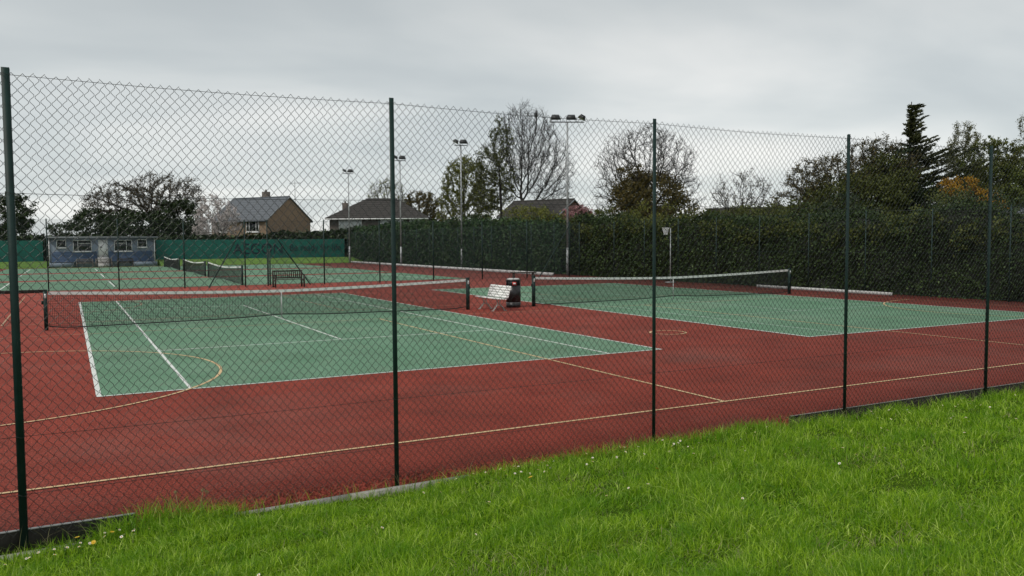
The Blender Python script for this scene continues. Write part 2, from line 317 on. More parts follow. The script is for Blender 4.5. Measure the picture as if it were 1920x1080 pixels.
# three courts beyond the dividing fence, nets running away from the camera
for (a, b, c) in ((33.9, 46.1, 40.6), (48.2, 61.4, 54.9), (63.8, 79.2, 70.6)):
    MB().sheet(-5.6, 22.2, a, b, Z1).build('green_court_area', M['green'], court)
    w = 0.08; y0, y1 = c - 5.485, c + 5.485; x0, x1 = 8.3 - 11.885, 8.3 + 11.885
    line(x0, x1, y0 - w, y0, 'faint'); line(x0, x1, y1, y1 + w, 'faint'); line(x0, x0 + w, y0, y1); line(x1 - w, x1, y0, y1)
    line(x0 + w, x1 - w, y0 + 1.37, y0 + 1.37 + w, 'faint'); line(x0 + w, x1 - w, y1 - 1.37 - w, y1 - 1.37, 'faint')
    for xx in (1.9, 14.7): line(xx - w / 2, xx + w / 2, y0 + 1.37 + w, y1 - 1.37 - w)
    line(1.9 + w / 2, 14.7 - w / 2, c - w / 2, c + w / 2, 'faint')

# grass bank between the camera and the fence
EX = np.array([-60, -3, -0.7, 0.3, 2.6, 5.0, 7.4, 8.6, 12.5, 60]); EZ = np.array([-0.20, -0.20, -0.18, -0.06, -0.115, -0.03, -0.02, -0.06, -0.07, -0.07])
def zb(x, y):
    t = np.clip(-6.60 - y, 0, 30); s = np.clip(t / 7.6, 0, 1.6)
    return np.interp(x, EX, EZ) * np.exp(-t * 0.5) + 0.93 * s ** 1.05 + 0.030 * wob(x, y, 3, 0.9) * np.clip(t, 0, 1)
gx, gy = np.linspace(-30, 45, 226), np.concatenate([np.linspace(-30, -13, 18)[:-1], np.linspace(-13, -6.60, 42)])
XX, YY = np.meshgrid(gx, gy); ZZ = zb(XX, YY)
ii = (np.arange(len(gy) - 1)[:, None] * len(gx) + np.arange(len(gx) - 1)).ravel()
MB().add(np.stack([XX, YY, ZZ], -1).reshape(-1, 3), np.stack([ii, ii + 1, ii + 1 + len(gx), ii + len(gx)], 1)).build('grass_bank', M['soil'], smooth=True, kind='structure')
# strip of bare earth under the fence
MB().bb(-30, 45, -6.60, -6.362, -0.42, -0.185).build('earth_strip', M['soil'], kind='structure')

# concrete edging at the foot of the fence and boards that hold the court edge
def slabrun(pts, y0, y1, h):
    m = MB(); pts = list(pts)
    for (xa, za), (xb, zb_) in zip(pts[:-1], pts[1:]):
        v = [(xa, y0, za - h), (xb, y0, zb_ - h), (xb, y1, zb_ - h), (xa, y1, za - h), (xa, y0, za), (xb, y0, zb_), (xb, y1, zb_), (xa, y1, za)]
        m.add(v, [(0, 3, 2, 1), (4, 5, 6, 7), (0, 1, 5, 4), (2, 3, 7, 6), (1, 2, 6, 5), (3, 0, 4, 7)])
    return m
es = slabrun([(-4.2, -0.145), (-0.9, -0.135), (-0.3, -0.125)], -6.60, -6.50, 0.2).build('concrete_edging', M['concrete'])
tag(es, 'grey concrete edging strip at the foot of the leftmost fence post', 'edging')
es = slabrun([(0.7, -0.075), (1.02, -0.07), (2.0, -0.055), (3.25, -0.045)], -6.605, -6.53, 0.25).build('concrete_edging', M['concrete'])
tag(es, 'pale concrete edging strip showing beside the second fence post', 'edging')
t = thing('retaining_board', 'grey board with pale top edge holding the court behind the leftmost fence post', 'board', (0, -6.375, 0))
MB().bb(-4.5, 0.12, -0.018, 0.012, -0.25, 0.008).build('board', M['dboard'], t)
MB().bb(-4.5, 0.12, -0.021, 0.014, 0.0095, 0.016).build('top_edge', M['kerbw'], t)
t = thing('retaining_board', 'dark board with thin pale top edge along the court under the right fence posts', 'board', (0, -6.375, 0))
MB().bb(8.02, 30, -0.018, 0.012, -0.25, 0.028).build('board', M['dboard'], t)
MB().bb(8.02, 30, -0.021, 0.006, 0.0295, 0.034).build('top_edge', M['concrete'], t)

# ------------------------------------------------------------------ near chain-link fence
FY = -6.45; FH = 3.75
PX = [-3.95, -0.715, 2.51, 5.72, 8.985, 12.14, 15.4]
fence = thing('chain_link_fence', 'tall dark green chain-link fence in front of the courts, nearest the grass', 'fence', (0, FY, 0))
def angle_post(mb, x, z0, z1, w=0.046, th=0.006):
    w = 0.058 if x < 0 else w
    mb.bb(x - w / 2, x + w / 2, -th / 2, th / 2, z0, z1)                      # face towards the grass
    mb.bb(x + w / 2 - th, x + w / 2, th / 2, th / 2 + w, z0, z1)              # return leg towards the courts
    return mb
for i, x in enumerate(PX):
    po = angle_post(MB(), x, -0.35, FH + 0.02).build('post', M['post'], fence)
    for z in (3.715, 2.775, 0.80, 0.32):                      # tie wires twisted round the post
        a = np.linspace(0, 2 * PI, 11); MB().poly(np.stack([x + 0.036 * np.cos(a), 0.018 + 0.046 * np.sin(a), z + 0.008 * np.sin(2 * a)], 1), 0.0022, 4, cap=False).build('tie_wire', M['wire'], po)
W, H = 0.0790, 0.0905; WR = 0.0024
rng = np.random.default_rng(5)
for bay in range(len(PX) - 1):
    xa, xb = PX[bay], PX[bay + 1]; nw = int(round((xb - xa) / (W / 2))); dxw = (xb - xa) / nw
    nk = int(3.77 / (H / 2)); m = MB()
    kk = np.arange(nk + 1); c = 0.16
    P0s, P1s = [], []
    for j in range(nw):
        xj = xa + (j + 0.5) * dxw
        sg = np.where((kk + j) % 2 == 0, 1.0, -1.0)
        zt = 3.735 + (0.012 if rng.random() < 0.4 else 0) - kk * H / 2
        xx = xj + sg * dxw / 2 * 1.02
        # rounded corners: each bend is cut by a short segment
        pts = np.stack([xx, sg * WR, zt], 1)
        a = pts[:-1] + (pts[1:] - pts[:-1]) * c; b = pts[1:] + (pts[:-1] - pts[1:]) * c
        a[0] = pts[0]; b[-1] = pts[-1]
        a[1:, 0] += sg[1:-1] * dxw * 0.045; b[:-1, 0] += sg[1:-1] * dxw * 0.045
        P0s += [a, b[:-1]]; P1s += [b, a[1:]]
    P0, P1 = np.concatenate(P0s), np.concatenate(P1s)
    def warp(P):
        u = (P[:, 0] - xa) / (xb - xa); s = np.sin(PI * np.clip(u, 0, 1))
        Q = P.copy(); Q[:, 2] -= 0.020 * s * (P[:, 2] / 3.7) + 0.007 * wob(P[:, 0], P[:, 2], 11 + bay, 4.0) * s
        Q[:, 0] += (0.010 * wob(P[:, 0], P[:, 2], 31 + bay, 3.0) + 0.005 * wob(P[:, 0], P[:, 2], 71 + bay, 9.0)) * s; Q[:, 1] += 0.012 + 0.012 * wob(P[:, 0], P[:, 2], 51 + bay, 2.5) * s
        return Q
    m.tubes(warp(P0), warp(P1), WR, WR, 3)
    m.build('chain_link_mesh', M['wire'], fence, kind='stuff')
    for z in (3.715, 2.775, 0.80, 0.32):
        u = np.linspace(0, 1, 13); pts = np.stack([xa + u * (xb - xa), 0 * u + 0.012, z - (0.020 * z / 3.7) * np.sin(PI * u)], 1)
        MB().poly(pts, 0.0022, 5).build('line_wire', M['wire'], fence)

# ------------------------------------------------------------------ far fences
def straight_mesh(p, q, z0, z1, pitch, r):
    """diagonal wires of a distant chain-link panel from p to q"""
    p, q = np.array(p, float), np.array(q, float); Ln = np.linalg.norm(q - p); d = (q - p) / Ln; h = z1 - z0
    s0 = np.arange(-h, Ln, pitch); A, B = [], []
    for sgn in (1, -1):
        a0, a1 = s0, s0 + h
        c0, c1 = np.clip(a0, 0, Ln), np.clip(a1, 0, Ln)
        za, zc = z0 + (c0 - a0), z0 + (c1 - a0)
        if sgn < 0: za, zc = z1 - (c0 - a0), z1 - (c1 - a0)
        ok = c1 - c0 > 0.02
        A.append(np.stack([p[0] + d[0] * c0, p[1] + d[1] * c0, za], 1)[ok]); B.append(np.stack([p[0] + d[0] * c1, p[1] + d[1] * c1, zc], 1)[ok])
    return MB().tubes(np.concatenate(A), np.concatenate(B), r, r, 3)
def far_fence(label, pts, h, mesh=True, pw=0.06, z0=0.0, braces=(), pitch=0.075, r=0.0019, mat_='post', wires=True, gate_gap=None):
    t = thing('chain_link_fence', label, 'fence', (*pts[0], 0)); o = np.array(pts[0])
    loc = [np.array(p) - o for p in pts]
    for p in loc: MB().bb(p[0] - pw / 2, p[0] + pw / 2, p[1] - pw / 2, p[1] + pw / 2, z0, h + 0.03).build('post', M[mat_], t)
    for i, (a, b) in enumerate(zip(loc[:-1], loc[1:])):
        if gate_gap == i: continue
        if mesh: straight_mesh(a, b, 0.06, h - 0.03, pitch, r).build('chain_link_mesh', M['farwire'], t, kind='stuff')
        if wires:
            for z in (h - 0.03, h * 0.5, 0.08): MB().tubes([(a[0], a[1], z)], [(b[0], b[1], z)], 0.004, 0.004, 4).build('line_wire', M['farwire'], t)
    for (i, q) in braces:
        a = loc[i]; MB().tubes([(a[0], a[1], h - 0.25)], [(q[0] - o[0], q[1] - o[1], 0.0)], 0.035, 0.035, 5).build('brace', M[mat_], t)
    return t
FX = [-7.6, -4.4, -1.22, 1.92, 5.05, 8.15, 9.35, 12.5, 15.8, 19.2, 22.5, 25.7, 28.9]
far_fence('green chain-link fence across the middle, dividing near courts from the far ones', [(x, 32.4) for x in FX], 3.6, braces=((5, (6.25, 32.4)), (6, (11.7, 32.4)), (12, (26.6, 32.4))), gate_gap=5)
far_fence('chain-link fence running back along the clipped hedge on the far right side', [(29.7, y) for y in np.linspace(32.4, 84.4, 17)], 3.6, pw=0.04, mat_='farwire')
far_fence('thin steel fence posts standing against the overgrown hedge behind the right court', [(30.25, y) for y in np.linspace(-8.5, 29.2, 13)], 3.55, mesh=False, pw=0.035, mat_='farwire')
far_fence('back fence behind the pavilion and the green banner', [(x, 84.6) for x in np.linspace(-12, 29.4, 14)], 2.9, pitch=0.12)
# open gate leaf on the dividing fence
g = thing('metal_gate', 'narrow green metal gate standing open beside the timber bench', 'gate', (9.35, 32.33, 0), -PI / 2 - 0.10)
for x in (0.05, 1.10): MB().bb(x - 0.022, x + 0.022, -0.022, 0.022, 0.08, 2.05).build('stile', M['post'], g)
for z in (0.12, 0.72, 1.36, 2.02): MB().bb(0.074, 1.076, -0.018, 0.018, z - 0.02, z + 0.02).build('rail', M['post'], g)
straight_mesh((0.07, 0), (1.08, 0), 0.14, 2.0, 0.075, 0.0019).build('chain_link_mesh', M['farwire'], g, kind='stuff')
b = MB().bb(-9.5, -1.3, 32.30, 32.36, 0.0, 0.16).build('kerb_board', M['dboard']); tag(b, 'dark low board along the foot of the dividing fence at left', 'board')
b = MB().bb(28.75, 28.95, 34.4, 80.0, 0.0, 0.20).build('pale_kerb', M['kerbw']); tag(b, 'long pale kerb at the foot of the clipped hedge', 'kerb')
b = MB().bb(29.85, 29.91, 8.7, 16.4, 0.0, 0.13).build('white_board', M['kerbw']); tag(b, 'long white board lying at the foot of the overgrown hedge behind right net', 'board')

# ------------------------------------------------------------------ tennis nets
def tennis_net(label, loc, rotz, fine=True, r=0.0050, flip=1):
    """net along local +x, 12.8 m between posts"""
    t = thing('tennis_net', label, 'tennis net', loc, rotz); Ln = 12.80; c = Ln / 2
    top = lambda x: 0.914 + 0.156 * np.abs((x - c) / c) ** 1.5
    bot = lambda x: 0.10 + 0.05 * np.exp(-((x - c) / 0.9) ** 2) - 0.05 * np.abs((x - c) / c) + 0.07 * np.clip((np.abs(x - c) - (c - 0.5)) / 0.5, 0, 1)
    for x in (0.0, Ln):
        p = MB().bb(x - 0.05, x + 0.05, -0.05, 0.05, 0.0, 1.10).bb(x - 0.056, x + 0.056, -0.056, 0.056, 1.102, 1.12).build('net_post', M['post'], t)
        sx = 1 if x == 0 else -1
        MB().cyl((x + sx * -0.075, 0, 0.72), 0.028, 0.028, 0.10, 8).build('winder', M['post'], p)
        MB().box((x, -0.0535, 0.95), (0.05, 0.005, 0.12)).build('maker_plate', M['white2'], p)
    x0, x1 = 0.07, Ln - 0.07
    xs = np.linspace(x0, x1, int((x1 - x0) / (0.045 if fine else 0.06)) + 1)
    m = MB(); Z = lambda v, x: np.stack([x, 0 * x, v], 1)
    m.tubes(Z(bot(xs), xs), Z(top(xs) - 0.05, xs), r, r, 3)
    xl = np.linspace(x0, x1, 41)
    for f in np.linspace(0, 1, 21 if fine else 15):
        v = bot(xl) + (top(xl) - 0.05 - bot(xl)) * f; P = Z(v, xl); m.tubes(P[:-1], P[1:], r, r, 3)
    m.build('net_mesh', M['netcord'], t, kind='stuff')
    hb = MB(); zt = top(xl)
    for y in (-1, 1):
        a = np.stack([xl, 0 * xl + y * 0.006, zt - 0.085], 1); b_ = np.stack([xl, 0 * xl + y * 0.008, zt], 1); n = len(xl); i = np.arange(n - 1)
        q = np.stack([i, i + 1, i + 1 + n, i + n], 1); hb.add(np.concatenate([a, b_]), q if y < 0 else q[:, ::-1])
    a = np.stack([xl, 0 * xl - 0.008, zt], 1); b_ = np.stack([xl, 0 * xl + 0.008, zt], 1); hb.add(np.concatenate([a, b_]), np.stack([i, i + 1, i + 1 + n, i + n], 1))
    hb.build('headband', M['tape'], t)
    MB().bb(c - 0.020, c + 0.020, -0.014, -0.010, 0.02, 0.83).build('centre_strap', M['kerbw'], t)
    P = Z(bot(xl), xl); MB().poly(P, 0.018, 5).build('bottom_cord', M['netcord'], t)
    return t
tennis_net('long tennis net with white tape across the near left court', (-0.914, 11.885, 0), 0)
tennis_net('tennis net across the right court, starting beside the black bin', (14.52, 11.885, 0), 0)
tennis_net('nearest of the far tennis nets, running away behind the dividing fence', (8.3, 34.2, 0), PI / 2, fine=False, r=0.004)
tennis_net('middle one of the three far tennis nets', (8.3, 48.5, 0), PI / 2, fine=False, r=0.004)
tennis_net('farthest tennis net, just right of the blue pavilion', (8.3, 64.2, 0), PI / 2, fine=False, r=0.004)

# ------------------------------------------------------------------ benches and bin by the nets
t = thing('white_bench', 'white slatted bench with curved legs between the two near nets', 'bench', (12.27, 11.3, 0), -PI / 2)   # local x = along bench, local -y... faces -X
LB = 1.55
for i in range(5): MB().box((0, 0.03 + i * 0.092, 0.43 + (0.012 if i == 0 else 0.0) - i * 0.006), (LB, 0.078, 0.022)).build('seat_slat', M['benchw'], t)
for i in range(5):
    s = i * 0.088; MB().box((0, 0.49 + s * 0.30, 0.475 + s * 0.95), (LB, 0.022, 0.074), rx=-0.30).build('back_slat', M['benchw'], t)
for x in (-0.52, 0.52):
    leg = MB(); u = np.linspace(0, 1, 9)
    fr = np.stack([0 * u + x, 0.16 - 0.13 * np.sin(u * PI / 2) ** 2 + 0.10 * np.sin(u * PI), 0.41 * (1 - u)], 1)
    bk = np.stack([0 * u + x, 0.34 + 0.16 * np.sin(u * PI / 2) ** 2 - 0.10 * np.sin(u * PI), 0.41 * (1 - u)], 1)
    leg.poly(fr, 0.022, 6).poly(bk, 0.022, 6)
    arch = np.stack([0 * u + x, 0.10 + 0.32 * u, 0.13 + 0.07 * np.sin(u * PI)], 1); leg.poly(arch, 0.014, 6)
    up = np.stack([0 * u[:4] + x, np.array([0.02, 0.24, 0.50, 0.64]), np.array([0.415, 0.405, 0.42, 0.86])], 1); leg.poly(up, 0.015, 6)
    for y in (0.03, 0.50): leg.box((x, y, 0.012), (0.05, 0.10, 0.022))
    leg.build('leg', M['benchleg'], t, smooth=False)
t = thing('litter_bin', 'black round litter bin with pale rim and red sticker', 'bin', (13.72, 11.95, 0), 0)
MB().cyl((0, 0, 0.0), 0.255, 0.262, 0.16, 24).cyl((0, 0, 0.185), 0.262, 0.262, 0.60, 24).build('body', M['binblack'], t)
MB().cyl((0, 0, 0.165), 0.265, 0.265, 0.012, 24).build('band', M['galv'], t)
hd = MB()
for a in range(4): hd.box((0.225 * math.cos(a * PI / 2 + PI / 4), 0.225 * math.sin(a * PI / 2 + PI / 4), 0.87), (0.05, 0.13, 0.17), rz=a * PI / 2 + PI / 4)
hd.cyl((0, 0, 0.786), 0.20, 0.20, 0.16, 20).cyl((0, 0, 0.955), 0.268, 0.25, 0.04, 24).build('hood', M['binblack'], t)
MB().cyl((0, 0, 0.996), 0.252, 0.20, 0.045, 24).build('rim', M['kerbw'], t)
sg = MB().box((-0.085, -0.253, 0.86), (0.15, 0.012, 0.12), rz=-0.32).build('sticker', M['signred'], t)
MB().box((-0.088, -0.2605, 0.86), (0.085, 0.004, 0.055), rz=-0.32).build('sticker_panel', M['white2'], sg)

def park_bench(name, label, loc, rotz, m, Ln=1.62, group=None):
    t = thing(name, label, 'bench', loc, rotz, group)       # faces local -y
    for s in (-1, 1):
        x = s * (Ln / 2 - 0.04)
        MB().bb(x - 0.035, x + 0.035, -0.26, -0.19, 0, 0.64).build('leg', m, t); MB().box((x, 0.245, 0.45), (0.07, 0.065, 0.90), rx=0.06 * -1).build('leg', m, t)
        MB().bb(x - 0.04, x + 0.04, -0.30, 0.22, 0.643, 0.675).build('armrest', m, t); MB().bb(x - 0.03, x + 0.03, -0.188, 0.21, 0.33, 0.39).build('side_rail', m, t)
    for i in range(5): MB().bb(-Ln / 2 + 0.09, Ln / 2 - 0.09, -0.25 + i * 0.092, -0.25 + i * 0.092 + 0.07, 0.405, 0.43).build('seat_slat', m, t)
    for z in (0.49, 0.86): MB().bb(-Ln / 2 + 0.08, Ln / 2 - 0.08, 0.235, 0.275, z - 0.035, z + 0.035).build('back_rail', m, t)
    n = 13
    for i in range(n):
        x = -Ln / 2 + 0.14 + i * (Ln - 0.28) / (n - 1); MB().bb(x - 0.026, x + 0.026, 0.245, 0.265, 0.526, 0.824).build('back_slat', m, t)
    return t
park_bench('park_bench', 'dark timber park bench beside the open gate in the dividing fence', (10.05, 30.55, 0), 0.05, M['wood'])
t = thing('low_bench', 'dark backless timber bench behind the black bin', 'bench', (24.6, 30.9, 0), -0.25)
for i in range(3): MB().bb(-0.80, 0.80, -0.19 + i * 0.13, -0.08 + i * 0.13, 0.40, 0.45).build('seat_slat', M['wood'], t)
for x in (-0.62, 0.62): MB().bb(x - 0.04, x + 0.04, -0.17, 0.17, 0, 0.398).build('leg', M['wood'], t)

# netball post by the hedge
t = thing('netball_post', 'slim white netball post with small white hoop net by the dark hedge', 'netball post', (29.2, 22.3, 0), 0)
MB().cyl((0, 0, 0), 0.030, 0.028, 3.05, 8).build('pole', M['galv'], t); MB().box((0, 0, 0.03), (0.5, 0.4, 0.06)).build('base', M['galv'], t)
u = np.linspace(0, 2 * PI, 17); MB().poly(np.stack([-0.34 + 0.19 * np.cos(u), 0.19 * np.sin(u), 0 * u + 3.04], 1), 0.014, 5, cap=False).tubes([(0, 0, 3.04)], [(-0.15, 0, 3.04)], 0.014, 0.014, 5).build('hoop', M['white2'], t)
nm = MB()
for k in range(12):
    a = k * PI / 6
    for sg in (1, -1):
        pts = [(-0.34 + r_ * math.cos(a + sg * i * PI / 6), r_ * math.sin(a + sg * i * PI / 6), 3.03 - i * 0.12) for i, r_ in enumerate((0.185, 0.15, 0.12, 0.10))]
        nm.tubes(pts[:-1], pts[1:], 0.007, 0.007, 3)
nm.build('hoop_net', M['white2'], t)

# ------------------------------------------------------------------ floodlight masts
def floodlight(label, loc, h, heads, yaw):
    t = thing('floodlight_mast', label, 'floodlight', loc, 0, 'floodlight masts along the hedge')
    MB().cyl((0, 0, 0), 0.11, 0.10, 1.9, 10).cyl((0, 0, 1.902), 0.078, 0.062, h - 1.902, 10).build('mast', M['galv'], t)
    cy, sy = math.cos(yaw), math.sin(yaw); half = max(abs(q[0]) for q in heads) + 0.15
    MB().box((0, 0, h + 0.035), (2 * half, 0.07, 0.06), rz=yaw).build('crossbar', M['lampbody'], t)
    for (s, tilt, hy) in heads:
        x, y = s * cy, s * sy; R = Matrix.Rotation(hy, 3, 'Z') @ Matrix.Rotation(tilt, 3, 'X')
        m = MB(); base = np.array((x, y, h + 0.36))
        def pr(v): return np.array([R @ Vector(p) for p in v]) + base
        # housing: deep tapered body, wide at its front
        v = [(-0.33, -0.26, -0.10), (0.33, -0.26, -0.10), (0.33, 0.26, -0.10), (-0.33, 0.26, -0.10), (-0.24, -0.16, 0.14), (0.24, -0.16, 0.14), (0.24, 0.16, 0.14), (-0.24, 0.16, 0.14)]
        m.add(pr(v), [(0, 3, 2, 1), (4, 5, 6, 7), (0, 1, 5, 4), (1, 2, 6, 5), (2, 3, 7, 6), (3, 0, 4, 7)])
        hd = m.build('lamp_head', M['lampbody'], t)
        g_ = MB(); v = [(-0.29, -0.22, -0.104), (0.29, -0.22, -0.104), (0.29, 0.22, -0.104), (-0.29, 0.22, -0.104)]
        g_.add(pr(v), [(3, 2, 1, 0)]).build('lamp_glass', M['lampglass'], hd)
        br = MB()
        for sx in (-0.36, 0.36):
            a = pr([(sx, 0, 0)])[0]; br.tubes([a], [(x + sx * cy * 0.9, y + sx * sy * 0.9, h + 0.06)], 0.022, 0.022, 5)
        br.build('bracket', M['galv'], hd)
    return t
HD3 = [(-0.80, 0.45, -0.45), (0.28, 0.45, -0.45), (1.02, 0.5, 1.1)]
floodlight('tallest looking grey floodlight mast with three dark lamp heads, before the bare tree', (30.1, 34.5, 0), 10.45, HD3, -0.42)
HD2 = [(0.25, 0.45, -0.25), (-0.42, 0.55, 1.15)]
floodlight('second floodlight mast from the right, before the yellow-green tree', (30.3, 52.4, 0), 10.75, HD2, -0.3)
floodlight('floodlight mast mostly hidden by the second fence post', (29.2, 64.6, 0), 10.45, HD2, -0.3)
floodlight('farthest floodlight mast, in front of the hipped-roof house', (28.8, 80.6, 0), 10.35, HD2, -0.3)

# ------------------------------------------------------------------ pavilion
PVX, PVY = 2.95, 83.0
pv = thing('pavilion', 'small blue flat-roofed tennis pavilion with white windows and door', 'pavilion', (PVX, PVY, 0), 0)
MB().bb(-4.95, 4.95, 0.0, 1.35, 0.0, 3.02).build('wall', M['pavgrey'], pv)
nb = 8
for i in range(nb):
    z0 = 0.52 + i * 0.135
    for x0, x1 in ((-4.75, -0.62), (0.50, 4.75)): MB().box(((x0 + x1) / 2, -0.018, z0 + 0.064), (x1 - x0, 0.03, 0.128), rx=0.07).build('board', M['pavblue'], pv)
rf = MB().bb(-5.25, 5.28, -0.45, 1.41, 3.03, 3.13).build('roof', M['felt'], pv); MB().bb(-5.27, 5.30, -0.49, -0.452, 2.98, 3.15).build('fascia', M['felt'], rf)
for x in (-4.97, 4.97): MB().bb(x - 0.05, x + 0.05, -0.05, -0.003, 0.5, 2.98).build('corner_trim', M['white2'], pv)
def window(parent, x0, x1, z0, z1, y=0.0, mull=(), trans=(), fr=0.06, pane='glass', m='white2', sill=True):
    w = MB(); d = 0.05
    w.bb(x0, x1, y - d, y - 0.004, z0, z0 + fr).bb(x0, x1, y - d, y - 0.004, z1 - fr, z1)
    w.bb(x0, x0 + fr, y - d, y - 0.004, z0 + fr + .001, z1 - fr - .001).bb(x1 - fr, x1, y - d, y - 0.004, z0 + fr + .001, z1 - fr - .001)
    for k in mull: w.bb(k - fr / 2, k + fr / 2, y - d, y - 0.004, z0 + fr + .001, z1 - fr - .001)
    for (xa, xb, k) in trans: w.bb(xa + fr, xb - fr, y - d + 0.004, y - 0.004, k - fr / 2, k + fr / 2)
    o = w.build('window', M[m], parent)
    edges = [x0] + list(mull) + [x1]
    for xa, xb in zip(edges[:-1], edges[1:]): MB().bb(xa + fr * .5, xb - fr * .5, y - 0.02, y - 0.006, z0 + fr * .5, z1 - fr * .5).build('pane', M[pane], o)
    if sill: MB().bb(x0 - 0.06, x1 + 0.06, y - 0.10, y - 0.003, z0 - 0.09, z0 - 0.003).build('sill', M[m], o)
    return o
window(pv, -4.30, -3.42, 2.02, 2.82); window(pv, 3.30, 4.22, 2.0, 2.85)
window(pv, -2.80, -1.08, 1.62, 2.78, mull=(-2.35,), trans=((-2.35, -1.08, 2.45),)); window(pv, 1.05, 2.77, 1.60, 2.78, mull=(2.22,), trans=((1.05, 2.22, 2.45),))
dr = MB().bb(-0.46, 0.42, -0.05, -0.004, 1.02, 2.80).build('door', M['white2'], pv)
MB().bb(-0.30, -0.10, -0.062, -0.052, 1.95, 2.15).build('door_sign', M['felt'], dr); MB().bb(0.30, 0.34, -0.09, -0.052, 1.70, 1.84).build('handle', M['lampbody'], dr)
for i in range(5): MB().bb(-0.55, 0.48, -0.30 - 0.26 * i, -0.052 - 0.26 * i, 0.0, 0.98 - i * 0.19).build('step', M['kerbw'], pv)
MB().bb(-5.0, -2.72, -0.62, -0.02, -0.02, 0.46).build('plinth', M['pavgrey'], pv); MB().bb(2.75, 5.15, -0.62, -0.02, -0.02, 0.46).build('plinth', M['pavgrey'], pv)
for x, lb, mm in ((-1.80, 'leftmost weathered bench before the pavilion', 'greywood'), (-0.05, 'middle weathered bench before the pavilion steps', 'greywood'), (1.95, 'rightmost dark bench before the pavilion', 'wood')):
    park_bench('park_bench', lb, (PVX + x, PVY - 2.1, -0.03), 0.0, M[mm], 1.55)

# ------------------------------------------------------------------ green banners on the back fence
def banner(label, x0, x1, z0, z1, text=()):
    t = thing('windbreak_banner', label, 'banner', (x0, 84.5, 0)); n = max(2, int((x1 - x0) * 1.5)); u = np.linspace(0, x1 - x0, n)
    m = MB(); a = np.stack([u, 0.012 * np.sin(u * 2.3), 0 * u + z0], 1); b_ = np.stack([u, 0.012 * np.sin(u * 2.3 + 1), 0 * u + z1], 1); i = np.arange(n - 1)
    m.add(np.concatenate([a, b_]), np.stack([i, i + 1, i + 1 + n, i + n], 1)); m.add(np.concatenate([a, b_]) + np.array([0, 0.012, 0]), np.stack([i + n, i + 1 + n, i + 1, i], 1))
    m.build('cloth', M['banner'], t)
    for (s, x, z, size, wd) in text:
        c = bpy.data.curves.new('lettering', 'FONT'); c.body = s; c.size = size; c.extrude = 0.004
        c.materials.append(M['bannertext']); o = bpy.data.objects.new('lettering', c); COL.objects.link(o); o.parent = t
        o.location = (x - x0, -0.035, z); o.rotation_euler = (PI / 2, 0, 0)
        bpy.context.view_layer.update(); k = wd / max(o.dimensions.x, 0.01)
        me = bpy.data.meshes.new_from_object(o); bpy.data.objects.remove(o); q = bpy.data.objects.new('lettering', me); COL.objects.link(q); q.parent = t
        q.location = (x - x0, -0.035, z); q.rotation_euler = (PI / 2, 0, 0); q.scale = (k, 1, 1)
banner('green windbreak banner with dark lettering right of the pavilion', 8.2, 29.35, 0.62, 2.78, [('AEGON', 16.3, 1.12, 1.75, 5.6), ('Be ready for life', 22.7, 1.42, 1.15, 6.1)])
banner('plain green windbreak banner left of the pavilion', -11.5, -2.6, 0.62, 2.78)

